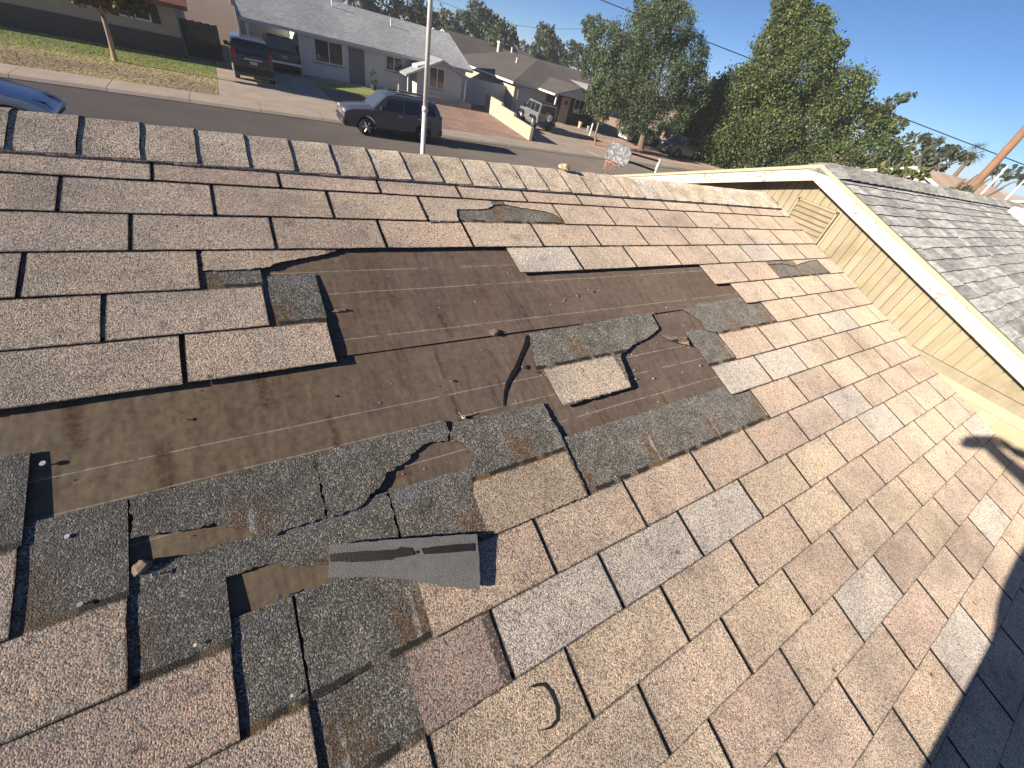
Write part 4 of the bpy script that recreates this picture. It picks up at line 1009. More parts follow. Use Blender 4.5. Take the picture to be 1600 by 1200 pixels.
# ------------------------------------------------------------------ vehicles
def interp(prof, x):
    if x <= prof[0][0]: return prof[0][1]
    for (x0, z0), (x1, z1) in zip(prof, prof[1:]):
        if x <= x1: return z0 + (z1 - z0) * (x - x0) / max(1e-6, x1 - x0)
    return prof[-1][1]
def vehicle(name, label, cat, loc, rz, L, W, top, belt, wheels, wr, mat, roof_k=0.80, clear=0.28, side=(), front_g=None, rear_g=None, nose_taper=0.07, group=None):
    """body lofted through stations along x (nose at +x): rockers, wheel arches, belt line, cabin"""
    root = empty(name, loc, rz); tag(root, label, cat, group)
    zmax = max(z for _, z in top)
    def hw(x, z):
        f = 1 - nose_taper * (abs(x) / (L / 2)) ** 4
        w = W / 2 * f
        if z > belt: w *= 1 - (1 - roof_k) * min(1, (z - belt) / (zmax - belt))
        elif z < clear + .12: w *= .965
        return w
    xs = sorted(set([round(-L / 2 + i * L / 56, 4) for i in range(57)] + [x for x, _ in top]))
    V, F = [], []; n = 13
    for x in xs:
        zt = interp(top, x); zb = clear
        for wx in wheels:
            d = abs(x - wx)
            if d < wr * 1.22: zb = max(zb, wr + math.sqrt(max(0, (wr * 1.22) ** 2 - d * d)) * .98)
        zb = min(zb, zt - .12); bz = min(belt, zt - .03)
        half = [(0, zb), (hw(x, zb) * .97, zb), (hw(x, zb + .1), zb + (bz - zb) * .3), (hw(x, bz) * 1.0, zb + (bz - zb) * .7), (hw(x, bz), bz), (hw(x, zt) if zt > belt + .1 else hw(x, bz) * .95, zt - .02), (hw(x, zt) * .84, zt + .012 if zt > belt else zt)]
        sec = [(x, y, z) for y, z in half] + [(x, -y, z) for y, z in half[::-1][:-1]]
        V += sec
    for i in range(len(xs) - 1):
        for j in range(n): k = (j + 1) % n; F.append((i * n + j, i * n + k, (i + 1) * n + k, (i + 1) * n + j))
    F.append(tuple(range(n))); F.append(tuple((len(xs) - 1) * n + j for j in range(n))[::-1])
    body = MB().add(V, F).build('body', mat, root)
    for p in body.data.polygons: p.use_smooth = len(p.vertices) == 4
    body.modifiers.new('w', 'EDGE_SPLIT').split_angle = R(32)
    for x0, x1, z0, x0t, x1t, z1 in side:
        for s in (1, -1):
            q = [(x0, s * (hw(x0, z0) + .008), z0), (x1, s * (hw(x1, z0) + .008), z0), (x1t, s * (hw(x1t, z1) + .010), z1), (x0t, s * (hw(x0t, z1) + .010), z1)]
            q2 = [(x, y - s * .02, z) for x, y, z in q]
            MB().add(q + q2, [(0, 1, 2, 3), (4, 7, 6, 5), (0, 4, 5, 1), (1, 5, 6, 2), (2, 6, 7, 3), (3, 7, 4, 0)]).build('side_window', M['car_glass'], root)
    for g_, nm, mt in ((front_g, 'windshield', 'wind_glass'), (rear_g, 'rear_window', 'car_glass')):
        if not g_: continue
        (xa, za), (xb, zb_) = g_; o_ = .014; nx, nz = (zb_ - za), -(xb - xa); ln = math.hypot(nx, nz); sx = 1 if xa > 0 else -1
        nx, nz = abs(nx) / ln * sx, abs(nz) / ln
        q = [(xa + nx * o_, s * hw(xa, za) * .86, za + nz * o_) for s in (1, -1)] + [(xb + nx * o_, s * hw(xb, zb_) * .82, zb_ + nz * o_) for s in (-1, 1)]
        MB().add(q + [(x - nx * .02, y, z - nz * .02) for x, y, z in q], [(0, 1, 2, 3), (4, 7, 6, 5), (0, 4, 5, 1), (1, 5, 6, 2), (2, 6, 7, 3), (3, 7, 4, 0)]).build(nm, M[mt], root)
    tw = .24
    for wx in wheels:
        for s in (1, -1):
            cy = s * (W / 2 - .13)
            wl = empty('wheel', (wx, cy, wr), parent=root)
            MB().tube([(0, -tw / 2, 0), (0, -tw / 2 + .03, 0), (0, tw / 2 - .03, 0), (0, tw / 2, 0)], [wr * .93, wr, wr, wr * .93], 22).build('tyre', M['tyre'], wl, smooth=True)
            rim = MB(); rim.tube([(0, s * tw * .30, 0), (0, s * tw * .44, 0)], [wr * .60, wr * .64], 20)
            for k in range(6):
                an = k * math.pi / 3
                ca, sa = math.cos(an), math.sin(an)
                rim.tube([(ca * wr * .06, s * tw * .55, sa * wr * .06), (ca * wr * .60, s * tw * .52, sa * wr * .60)], [.05, .04], 5)
            rim.build('rim', M['rim'], wl)
            MB().tube([(0, -.1 * s, 0), (0, .02 * s, 0)], wr * 1.05, 18).build('wheel_well', M['trim_black'], wl)
    root['half_width'] = W / 2
    return root, hw
def part_box(root, name, m, x0, x1, y0, y1, z0, z1, bv=.02):
    o = MB().box(x0, x1, y0, y1, z0, z1).build(name, M[m], root)
    if bv: bevel(o, bv)
    return o
# --- dark slate SUV parked at the far kerb, nose to the left
SUVP = [(-2.40, .86), (-2.38, 1.08), (-2.26, 1.45), (-2.05, 1.74), (-1.6, 1.79), (.05, 1.80), (.42, 1.74), (1.10, 1.17), (1.30, 1.13), (2.02, 1.04), (2.26, .96), (2.38, .82), (2.40, .60)]
suv, hw = vehicle('parked_suv', 'dark slate SUV with roof rails parked at the far kerb', 'SUV', (4.82, 24.06 - .98, ZR), math.pi, 4.80, 1.88, SUVP, 1.10, (1.38, -1.40), .375, M['paint_suv'], .80, .30,
                  ((-.36, .62, 1.15, -.36, .30, 1.64), (-1.20, -.42, 1.15, -1.14, -.42, 1.66), (-1.36, -1.26, 1.15, -1.20, -1.20, 1.62), (-2.05, -1.46, 1.22, -1.90, -1.46, 1.62)), ((1.06, 1.21), (.46, 1.70)), ((-2.36, 1.15), (-2.14, 1.62)))
for s in (1, -1):
    part_box(suv, 'headlight', 'lamp_clear', 2.16, 2.36, s * .58 - .20, s * .58 + .20, .78, .94)
    part_box(suv, 'tail_light', 'lamp_red', -2.40, -2.28, s * .78 - .08, s * .78 + .08, .85, 1.25)
    part_box(suv, 'mirror', 'trim_black', .62, .76, s * 1.03 - .10, s * 1.03 + .10, 1.16, 1.32)
    MB().tube([(.0, s * .62, 1.80), (-.1, s * .62, 1.86), (-1.7, s * .62, 1.86), (-1.85, s * .62, 1.79)], .022, 6).build('roof_rail', M['trim_black'], suv)
    part_box(suv, 'door_handle', 'chrome', -.30, -.12, s * .945 - .012, s * .945 + .012, 1.00, 1.03, .005); part_box(suv, 'door_handle', 'chrome', -1.22, -1.06, s * .945 - .012, s * .945 + .012, 1.00, 1.03, .005)
part_box(suv, 'front_bumper', 'trim_black', 2.22, 2.46, -.86, .86, .36, .62, .05); part_box(suv, 'rear_bumper', 'trim_black', -2.46, -2.24, -.86, .86, .40, .66, .05)
part_box(suv, 'grille', 'chrome', 2.30, 2.41, -.38, .38, .68, .90, .02); part_box(suv, 'running_board', 'trim_black', -.95, .95, .80, .96, .30, .38, .02)
part_box(suv, 'fog_lamp', 'chrome', 2.38, 2.47, -.72, -.52, .44, .56); part_box(suv, 'fog_lamp', 'chrome', 2.38, 2.47, .52, .72, .44, .56)
# --- black SUV in the driveway, tail to the street
BP = [(-2.55, .80), (-2.54, 1.10), (-2.42, 1.62), (-2.25, 1.86), (-1.8, 1.90), (.2, 1.90), (.60, 1.82), (1.22, 1.26), (1.45, 1.20), (2.25, 1.12), (2.48, .98), (2.55, .70)]
blk, hw = vehicle('driveway_suv', 'black SUV standing tail out in the driveway by the lawn', 'SUV', (-.52, 33.35, ZL), R(90), 5.1, 2.0, BP, 1.16, (1.52, -1.42), .40, M['paint_black'], .82, .30,
                  ((-.25, .85, 1.22, -.25, .50, 1.74), (-1.22, -.32, 1.22, -1.22, -.32, 1.76), (-2.15, -1.30, 1.22, -2.02, -1.30, 1.74)), ((1.18, 1.30), (.62, 1.79)), ((-2.52, 1.22), (-2.34, 1.74)))
part_box(blk, 'rear_bumper', 'trim_black', -2.66, -2.42, -.94, .94, .42, .70, .05)
for s in (1, -1):
    part_box(blk, 'tail_light', 'lamp_red', -2.56, -2.40, s * .86 - .08, s * .86 + .08, .95, 1.45); part_box(blk, 'mirror', 'trim_black', .72, .86, s * 1.10 - .12, s * 1.10 + .12, 1.22, 1.42)
part_box(blk, 'licence_plate', 'plate', -2.575, -2.555, -.17, .17, .86, 1.00, 0); part_box(blk, 'emblem_strip', 'chrome', -2.57, -2.552, -.42, .42, 1.06, 1.11, 0)
# --- black pickup inside the carport
PP = [(-2.75, .92), (-2.72, 1.12), (-1.10, 1.14), (-1.02, 1.80), (-.9, 1.86), (.50, 1.86), (.80, 1.78), (1.35, 1.24), (2.40, 1.16), (2.66, 1.0), (2.75, .75)]
pk, hw = vehicle('carport_pickup', 'black pickup with chrome bumper inside the carport', 'pickup', (1.62, 39.6, ZL), R(90), 5.5, 1.98, PP, 1.16, (1.7, -1.75), .40, M['paint_black'], .82, .34,
                 ((-.1, .9, 1.22, -.1, .55, 1.70), (-.95, -.16, 1.22, -.92, -.16, 1.70)), ((1.30, 1.30), (.80, 1.76)), None)
part_box(pk, 'rear_bumper', 'chrome', -2.90, -2.74, -.92, .92, .52, .70, .04); part_box(pk, 'licence_plate', 'plate', -2.775, -2.755, -.17, .17, .86, 1.0, 0)
for s in (1, -1): part_box(pk, 'tail_light', 'lamp_red', -2.77, -2.66, s * .86 - .09, s * .86 + .09, .78, 1.10); part_box(pk, 'mirror', 'chrome', .85, .97, s * 1.15 - .13, s * 1.15 + .13, 1.22, 1.45)
# --- grey off-road car with spare wheel
JP = [(-2.02, .95), (-2.02, 1.15), (-2.0, 1.80), (-1.95, 1.84), (.30, 1.84), (.42, 1.80), (.78, 1.22), (.86, 1.16), (1.86, 1.10), (1.92, 1.02), (1.95, .62)]
jp, hw = vehicle('offroad_car', 'grey square off-road car with spare wheel on its tail', 'off-road car', (19.75, 32.75, ZL), R(90 - 8), 4.0, 1.66, JP, 1.14, (1.30, -1.22), .42, M['paint_jeep'], .88, .48,
                 ((-.18, .66, 1.20, -.18, .38, 1.72), (-1.02, -.26, 1.20, -1.02, -.26, 1.74), (-1.86, -1.10, 1.20, -1.86, -1.10, 1.74)), ((.76, 1.26), (.42, 1.77)), ((-2.015, 1.20), (-2.0, 1.74)), .03)
for s in (1, -1):
    for wx in (1.30, -1.22): MB().prism([(wx - .56, .72), (wx - .40, .92), (wx + .40, .92), (wx + .56, .72), (wx + .50, .70), (wx + .36, .86), (wx - .36, .86), (wx - .50, .70)], 'y', min(s * .78, s * 1.0), max(s * .78, s * 1.0)).build('fender_flare', M['trim_black'], jp)
    part_box(jp, 'tail_light', 'lamp_red', -2.05, -1.98, s * .74 - .07, s * .74 + .07, .85, 1.08); part_box(jp, 'mirror', 'trim_black', .62, .72, s * .98 - .10, s * .98 + .10, 1.2, 1.4)
    part_box(jp, 'headlight', 'lamp_clear', 1.93, 1.99, s * .52 - .10, s * .52 + .10, .84, 1.04)
part_box(jp, 'hard_top', 'trim_black', -1.99, -.22, -.735, .735, 1.80, 1.90, .04)
part_box(jp, 'rear_bumper', 'trim_black', -2.20, -2.0, -.82, .82, .50, .68, .03); part_box(jp, 'front_bumper', 'trim_black', 1.95, 2.15, -.78, .78, .50, .68, .03)
sw = empty('spare_wheel', (-2.16, -.10, 1.02), parent=jp)
MB().tube([(-.12, 0, 0), (-.08, 0, 0), (.10, 0, 0), (.12, 0, 0)], [.37, .40, .40, .38], 22).build('tyre', M['tyre'], sw, smooth=True)
rm = MB(); rm.tube([(-.135, 0, 0), (-.09, 0, 0)], [.25, .26], 18)
for k in range(5): rm.tube([(-.15, 0, 0), (-.145, .24 * math.cos(k * 1.2566), .24 * math.sin(k * 1.2566))], [.05, .04], 5)
rm.build('rim', M['rim'], sw)
# --- silver blue car at the near kerb, nose into the picture
CP = [(-2.3, .78), (-2.25, .98), (-1.75, 1.06), (-.95, 1.42), (-.2, 1.48), (.35, 1.40), (1.05, 1.02), (1.30, .97), (1.85, .86), (2.12, .74), (2.24, .62), (2.30, .48)]
np_ = at_z(88, 178, -2.98)
nc, hw = vehicle('parked_sedan', 'silver blue car with black headlamp at the left edge behind the ridge', 'car', (np_.x - 2.26, np_.y + .55, ZR), R(0), 4.6, 1.82, CP, .96, (1.40, -1.34), .33, M['paint_blue'], .74, .20,
                 ((-.10, .72, 1.0, -.10, .34, 1.34), (-1.05, -.18, 1.0, -.80, -.18, 1.36)), ((1.0, 1.06), (.38, 1.38)), ((-1.68, 1.08), (-1.02, 1.39)), .13)
for s in (1, -1):
    hl = MB().add([(1.62, s * .885, .70), (1.66, s * .60, .90), (2.10, s * .42, .79), (2.22, s * .50, .66), (2.10, s * .82, .60), (1.80, s * .90, .62), (1.7, s * .5, .6)], [(0, 1, 2, 3, 4, 5), (0, 6, 1), (1, 6, 2), (2, 6, 3), (3, 6, 4), (4, 6, 5), (5, 6, 0)]).build('headlight', M['trim_black'], nc)
    MB().tube([(2.02, s * .66, .70), (2.10, s * .68, .72)], [.06, .05], 10).build('headlight_lens', M['lamp_clear'], nc)
    part_box(nc, 'door_seam', 'trim_black', .74, .752, s * .905 - .006, s * .905 + .006, .32, .94, 0)
    part_box(nc, 'mirror', 'paint_blue', .70, .86, s * .98 - .10, s * .98 + .10, 1.0, 1.14); part_box(nc, 'tail_light', 'lamp_red', -2.3, -2.12, s * .66 - .14, s * .66 + .14, .72, .86)
part_box(nc, 'grille', 'trim_black', 2.20, 2.29, -.42, .42, .36, .56, .02)
# --- white car and dark car under the street trees
wc, hw = vehicle('white_car', 'white car half hidden behind the feathery tree trunk', 'car', (33.4, 33.6, ZL), R(-6), 4.5, 1.80, CP, .96, (1.40, -1.34), .33, M['paint_white'], .74, .20, ((-.10, .72, 1.0, -.10, .34, 1.34), (-1.05, -.18, 1.0, -.80, -.18, 1.36)), ((1.0, 1.06), (.38, 1.38)), ((-1.68, 1.08), (-1.02, 1.39)))
for s in (1, -1): part_box(wc, 'tail_light', 'lamp_red', -2.3, -2.12, s * .66 - .14, s * .66 + .14, .72, .86); part_box(wc, 'headlight', 'lamp_clear', 1.95, 2.16, s * .62 - .18, s * .62 + .18, .60, .74, .04)
dc, hw = vehicle('dark_car', 'dark car in the shade under the wide leafy tree', 'car', (34.9, 29.4, ZL), R(180), 4.8, 1.86, SUVP, 1.10, (1.38, -1.40), .375, M['paint_suv'], .80, .30, ((-.36, .62, 1.15, -.36, .30, 1.64), (-1.20, -.42, 1.15, -1.14, -.42, 1.66)), ((1.06, 1.21), (.46, 1.70)), ((-2.36, 1.15), (-2.14, 1.62)))
for s in (1, -1): part_box(dc, 'headlight', 'lamp_clear', 2.16, 2.36, s * .58 - .20, s * .58 + .20, .78, .94)
# ------------------------------------------------------------------ trees
def facing_point(x, y, base):
    """photo pixel on the upright plane through base that faces the camera"""
    n = Vector((base[0] - CAM.x, base[1] - CAM.y, 0)).normalized(); d = ray(x, y)
    return CAM + d * ((Vector(base) - CAM).dot(n) / d.dot(n)), n
def leaf_cloud(name, m, parent, blobs, per, size, rr, droop=0.0, narrow=1.0, shell=0.55):
    cs, rs = [], []
    pts, szs = [], []
    for c, r, dr in blobs:
        n = max(60, int(per * r * r * 3.0))
        d = rr.normal(size=(n, 3)); d /= np.linalg.norm(d, axis=1)[:, None]
        # sub clumps give the crown light and dark masses
        k = rr.uniform(shell, 1.0, n) ** 0.6
        p = d * k[:, None] * np.array([r, r, r * .92])
        m_ = max(6, int(n / 55)); cc = p[rr.integers(0, n, m_)] * 1.02
        own = rr.integers(0, m_, n); tight = rr.uniform(0, 1, n) < .72
        p[tight] = cc[own[tight]] + rr.normal(size=(tight.sum(), 3)) * r * .13
        p *= dr if hasattr(dr, '__len__') else 1.0
        pts.append(p + np.array(c)); szs.append(rr.uniform(.6, 1.35, n) * size)
    P = np.concatenate(pts); S = np.concatenate(szs); N = len(P)
    ax = rr.normal(size=(N, 3)); ax[:, 2] -= droop; ax /= np.linalg.norm(ax, axis=1)[:, None]
    b = rr.normal(size=(N, 3)); b -= (b * ax).sum(1)[:, None] * ax; b /= np.linalg.norm(b, axis=1)[:, None]
    L = S[:, None]; Wd = (S * .42 * narrow)[:, None]
    V = np.stack([P - ax * L * .5, P + b * Wd, P + ax * L * .55, P - b * Wd], 1).reshape(-1, 3)
    me = bpy.data.meshes.new(name); me.vertices.add(N * 4); me.vertices.foreach_set('co', V.astype(np.float32).ravel())
    me.loops.add(N * 4); me.loops.foreach_set('vertex_index', np.arange(N * 4, dtype=np.int32)); me.polygons.add(N)
    me.polygons.foreach_set('loop_start', np.arange(0, N * 4, 4, dtype=np.int32)); me.polygons.foreach_set('loop_total', np.full(N, 4, dtype=np.int32))
    me.update(); me.validate(); me.materials.append(m)
    o = bpy.data.objects.new(name, me); return link(o, parent)
def tree(name, label, base, blobs_px, m, per=260, size=.22, bark='bark', r0=.2, fork=None, seed=1, droop=0.0, narrow=1.0, group=None, trunk_px=None, depth=0.8, cat='tree', shell=.5, limbs=7):
    rr = np.random.default_rng(seed); base = Vector(base)
    root = empty(name, base); tag(root, label, cat, group)
    blobs = []
    for x, y, r in blobs_px:
        p, n = facing_point(x, y, base); q, _ = facing_point(x + r, y, base); rad = (q - p).length * .96
        p = p + n * float(rr.uniform(-.5, .5)) * rad * depth
        blobs.append((np.array(p - base), rad, 1.0))
    crown = leaf_cloud('crown', M[m], root, blobs, per, size, rr, droop, narrow, shell)
    if trunk_px: fp = facing_point(*trunk_px, base)[0] - base
    else: fp = Vector(np.mean([b[0] for b in blobs], 0)) * .45
    fp = Vector(fp)
    tk = MB(); mid = fp * .5 + Vector((float(rr.uniform(-.1, .1)), float(rr.uniform(-.1, .1)), 0))
    tk.tube([(0, 0, -.15), (0, 0, .05), mid, fp], [r0 * 1.5, r0 * 1.12, r0 * .9, r0 * .78], 10)
    order = sorted(range(len(blobs)), key=lambda i: -blobs[i][1])[:limbs]
    for i in order:
        c = Vector(blobs[i][0]); h = fp.lerp(c, .5) + Vector((0, 0, .12 * (c - fp).length))
        tk.tube([fp * .96, h, c, c + (c - h) * .5], [r0 * .6, r0 * .36, r0 * .17, r0 * .05], 7)
        for q in range(3):
            e = c + Vector(rr.normal(size=3).tolist()).normalized() * blobs[i][1] * .8
            tk.tube([c.lerp(h, .3), c.lerp(e, .5), e], [r0 * .18, r0 * .11, r0 * .03], 5)
    tk.build('trunk', M[bark], root, smooth=True)
    return root
# lawn tree on the left
tree('lawn_tree', 'small lawn tree with slim leaning trunk in front of the brick house', at_z(180, 95, ZL), [(150, -12, 22), (125, 0, 13), (110, -8, 16), (170, -8, 26), (195, 2, 20), (205, -20, 26), (180, -35, 32), (140, -38, 30), (224, 10, 10), (100, -25, 18), (165, 14, 8)], 'leaf_dry', 900, .13, 'bark_light', .105, None, 2, .3, 1.0, None, (160, 22), .8)
# feathery tree, slim young tree beside it, wide leafy tree
tree('feathery_tree', 'tall feathery tree shading the cars across the street', (30.7, 30.6, ZL), [(1010, 60, 42), (1050, 40, 38), (1075, 85, 34), (985, 100, 44), (950, 70, 32), (930, 45, 18), (918, 35, 10), (1030, 120, 48), (1075, 140, 36), (960, 135, 34), (1000, 165, 34), (1055, 178, 32), (1040, 12, 20), (1010, 25, 22), (1095, 110, 14), (985, 190, 26), (1020, 200, 20), (930, 100, 24), (1060, 15, 16), (1000, 8, 12)], 'leaf_mesquite', 520, .17, 'bark', .30, None, 3, .5, .62, None, (1012, 185), .9)
tree('young_tree', 'slim young tree with pale forked trunk in the gravel yard', (23.3, 28.6, ZL), [(935, 140, 20), (945, 160, 22), (930, 165, 18), (955, 145, 18), (940, 182, 13), (925, 150, 12), (948, 125, 16)], 'leaf_mesquite', 620, .16, 'bark_light', .075, None, 4, .5, .6, None, (936, 190), .9)
tree('wide_leafy_tree', 'huge dense leafy tree behind the cream gable', (40.0, 27.5, ZL), [(1235, 30, 34), (1262, 55, 42), (1215, 70, 40), (1250, 110, 56), (1195, 130, 46), (1300, 80, 24), (1310, 150, 52), (1150, 150, 44), (1110, 165, 40), (1085, 190, 34), (1060, 205, 22), (1130, 210, 52), (1200, 200, 60), (1270, 195, 62), (1340, 200, 46), (1375, 185, 26), (1160, 250, 34), (1110, 240, 26), (1230, 255, 40), (1300, 255, 40), (1370, 235, 36), (1220, 8, 18), (1250, 5, 20), (1395, 160, 13), (1415, 152, 9), (1430, 148, 5), (1400, 195, 18), (1405, 250, 22), (1285, 20, 14), (1080, 225, 18)], 'leaf_ficus', 560, .175, 'bark', .45, None, 5, .1, 1.0, None, (1165, 215), .9, limbs=12)
# trees of the next street and beyond
for i, (lab, bx, by, bl, per, sz) in enumerate([
        ('dark trees massed behind the grey house ridge', 30, 84, [(600, 5, 30), (640, 14, 26), (560, -8, 28), (670, 30, 18)], 60, .5),
        ('bushy tree left of the far utility pole', 50, 92, [(745, 30, 22), (760, 45, 22), (725, 42, 20), (700, 42, 22), (775, 50, 18)], 60, .5),
        ('round tree behind the chimney', 46, 76, [(790, 55, 18), (782, 48, 14), (800, 62, 12), (770, 60, 14)], 90, .4),
        ('tall oval tree standing alone behind the brown roofs', 56, 78, [(853, 55, 16), (853, 70, 20), (850, 85, 22), (868, 78, 14)], 90, .4),
        ('low treetops right of the oval tree', 66, 82, [(890, 78, 14), (905, 88, 18), (875, 90, 14), (925, 85, 16)], 80, .4),
        ('broad tree right of the wide leafy tree', 62, 19, [(1430, 225, 24), (1460, 232, 22), (1490, 240, 20), (1470, 250, 26), (1440, 250, 24), (1510, 248, 14)], 80, .42),
        ('low yellow green bush over the wing ridge', 22, 8.6, [(1415, 275, 17), (1440, 270, 15), (1395, 268, 14), (1380, 262, 12)], 420, .17),
        ('dark conifer shrub at the foot of the wooden pole', 16, 4.9, [(1500, 295, 14), (1515, 300, 14), (1485, 300, 10), (1530, 312, 12)], 700, .10),
        ('distant treetops at the right edge', 110, 22, [(1580, 270, 16), (1605, 278, 18), (1560, 262, 10), (1550, 268, 10)], 30, .7),
        ('hedge of treetops along the far horizon', 90, 130, [(690, 40, 14), (830, 84, 10), (815, 76, 12), (880, 95, 10), (655, 25, 16)], 26, .8)]):
    tree('background_tree', lab, (bx, by, ZL), bl, 'leaf_far' if i != 6 else 'leaf_ficus', per, sz, 'bark', .3, None, 20 + i, .1, .9, 'trees of the neighbourhood', None, .9, 'bush' if i in (6, 7) else 'tree')
# fan palm far right
pb = Vector((78, 20.2, ZL)); pt_, _ = facing_point(1527, 240, pb); hgt = pt_.z - ZL
pm = empty('fan_palm', pb); tag(pm, 'small fan palm standing behind the tan house', 'palm')
MB().tube([(0, 0, -.2), (.1, 0, hgt * .5), (0, 0, hgt)], [.32, .26, .24], 9).build('trunk', M['bark'], pm, smooth=True)
fr = MB()
for k in range(46):
    a = random.uniform(0, 6.28); e = random.uniform(-.9, 1.3); L = random.uniform(1.5, 2.1)
    d = Vector((math.cos(a) * math.cos(e), math.sin(a) * math.cos(e), math.sin(e))); sd = d.cross(Vector((0, 0, 1))).normalized()
    o_ = Vector((0, 0, hgt))
    for j in range(-4, 5):
        tip = o_ + d * L * (1 - .03 * j * j) + sd * j * .17 - Vector((0, 0, .25 + .05 * abs(j)))
        q = o_ + d * L * .45
        fr.add([q - sd * .03, q + sd * .03, tip], [(0, 1, 2)])
fr.build('fronds', M['leaf_far'], pm, fix=False)
# ------------------------------------------------------------------ poles, wires, hoop
fp_ = empty('metal_pole', (1.145, 8.0, ZL)); tag(fp_, 'tall slim galvanised pole rising behind the ridge', 'pole')
MB().tube([(0, 0, -.2), (0, 0, 3.28)], [.050, .046], 14).build('lower_tube', M['steel'], fp_, smooth=True)
MB().tube([(0, 0, 3.26), (0, 0, 7.2)], [.040, .036], 14).build('upper_tube', M['steel'], fp_, smooth=True)
MB().tube([(0, 0, 3.22), (0, 0, 3.30)], [.055, .050], 14).build('collar', M['steel'], fp_, smooth=True)
up = Vector((25.5, 5.9, ZL))
p1 = empty('utility_pole', up); tag(p1, 'brown wooden utility pole leaning into the right edge of the sky', 'utility pole')
MB().tube([(0, 0, -.3), (0, 0, 9.6)], [.19, .13], 12).build('shaft', M['wood_pole'], p1, smooth=True)
MB().box(-.06, .06, -1.1, 1.1, 8.6, 8.72).build('crossarm', M['wood_pole'], p1)
for y in (-.95, -.35, .35, .95): MB().tube([(0, y, 8.72), (0, y, 8.9)], [.05, .03], 8).build('insulator', M['white'], p1)
q0 = facing_point(948, 30, (70, 88, 0))[0]
p2 = empty('utility_pole', (q0.x, q0.y, ZL)); tag(p2, 'far utility pole with crossarm above the feathery tree', 'utility pole')
MB().tube([(0, 0, -.3), (0, 0, q0.z - ZL + .3)], [.22, .15], 10).build('shaft', M['wood_pole'], p2, smooth=True)
for dz in (0.0, -.9): MB().box(-1.0, 1.0, -.08, .08, q0.z - ZL - .3 + dz, q0.z - ZL - .14 + dz).build('crossarm', M['wood_pole'], p2)
q1 = facing_point(778, 28, (56, 92, 0))[0]
p3 = empty('utility_pole', (q1.x, q1.y, ZL)); tag(p3, 'thin far utility pole behind the brown roofs', 'utility pole')
MB().tube([(0, 0, -.3), (0, 0, q1.z - ZL)], [.2, .14], 8).build('shaft', M['wood_pole'], p3, smooth=True); MB().box(-.9, .9, -.07, .07, q1.z - ZL - .6, q1.z - ZL - .46).build('crossarm', M['wood_pole'], p3)
def wire(name, label, a, b, sag, r_, m='black_cable'):
    pts = [a.lerp(b, t) - Vector((0, 0, sag * 4 * t * (1 - t))) for t in [i / 30 for i in range(31)]]
    o = MB().tube(pts, r_, 6).build(name, M[m], None, smooth=True); return tag(o, label, 'wire')
wire('service_cable', 'thick overhead cable slanting across the sky in front of the leafy tree', (CAM + ray(930, -10) * 24).lerp(CAM + ray(1625, 267) * 30, -1.5), CAM + ray(1625, 267) * 30, .12, .017)
wire('power_line', 'thin power line left of the metal pole over far trees', CAM + ray(560, -60) * 95, Vector((q1.x, q1.y, q1.z - .5)), .6, .03)
wire('power_line', 'thin power line between the two far utility poles', Vector((q1.x, q1.y, q1.z - .5)), Vector((q0.x, q0.y, q0.z - 1.1)), .8, .03)
for i, (x0, y0, x1, y1, lab) in enumerate([(1546, 290, 1572, 260, 'thin white mast next to the wooden pole'), (1577, 306, 1602, 276, 'thin white mast at the right picture edge')]):
    a = facing_point(x0, y0, (19 + i, 4.4 - i, 0))[0]; b = facing_point(x1, y1, (19 + i, 4.4 - i, 0))[0]
    o = MB().tube([(a.x, a.y, ZL), (a.x, a.y, b.z)], .028, 8).build('mast', M['white'], None, smooth=True); tag(o, lab, 'mast')
# basketball hoop on our side of the street
hb = empty('basketball_hoop', (10.3, 10.2, ZL)); tag(hb, 'portable basketball hoop with worn grey backboard and ragged red net', 'basketball hoop')
bo = Vector((10.3, 10.2, ZL))
bc, _ = facing_point(966, 241, (9.4, 10.0, 0)); bn = Vector((-.78, -.30, 0)).normalized(); bs = Vector((-bn.y, bn.x, 0))
cb = bc - bo
def bp(s, z, d): return cb + bs * s + Vector((0, 0, z)) + bn * d
oct_ = [(-.45, -.18), (-.30, -.31), (.30, -.31), (.45, -.18), (.45, .14), (.30, .29), (-.30, .29), (-.45, .14)]
MB().add([bp(s, z, .02) for s, z in oct_] + [bp(s, z, -.02) for s, z in oct_], [tuple(range(8)), tuple(range(15, 7, -1))] + [(i, (i + 1) % 8, 8 + (i + 1) % 8, 8 + i) for i in range(8)]).build('backboard', M['backboard'], hb)
rc = bp(0, -.22, .30)
MB().tube([rc + Vector((math.cos(a) * .22, math.sin(a) * .22, 0)) for a in [i * math.pi / 12 for i in range(25)]], .013, 6, False).build('rim', M['net'], hb)
nt_ = MB()
for k in range(14):
    a = k * 2 * math.pi / 14; p = rc + Vector((math.cos(a) * .22, math.sin(a) * .22, 0)); L = random.uniform(.12, .34)
    nt_.tube([p, p + Vector((math.cos(a + .3) * -.03, math.sin(a + .3) * -.03, -L * .5)), p + Vector((random.uniform(-.04, .04), random.uniform(-.04, .04), -L))], .008, 5)
nt_.build('net', M['net'], hb)
MB().tube([bp(0, -.1, -.03), (0, 0, cb.z - .25)], .03, 8).build('arm', M['trim_black'], hb); MB().tube([bp(0, .12, -.03), (0, 0, cb.z + .05)], .03, 8).build('arm', M['trim_black'], hb)
MB().tube([(0, 0, 0), (0, 0, cb.z + .12)], .05, 10).build('post', M['steel'], hb, smooth=True); o = MB().box(-.55, .55, -.38, .38, 0, .18).build('base', M['trim_black'], hb); bevel(o, .05)
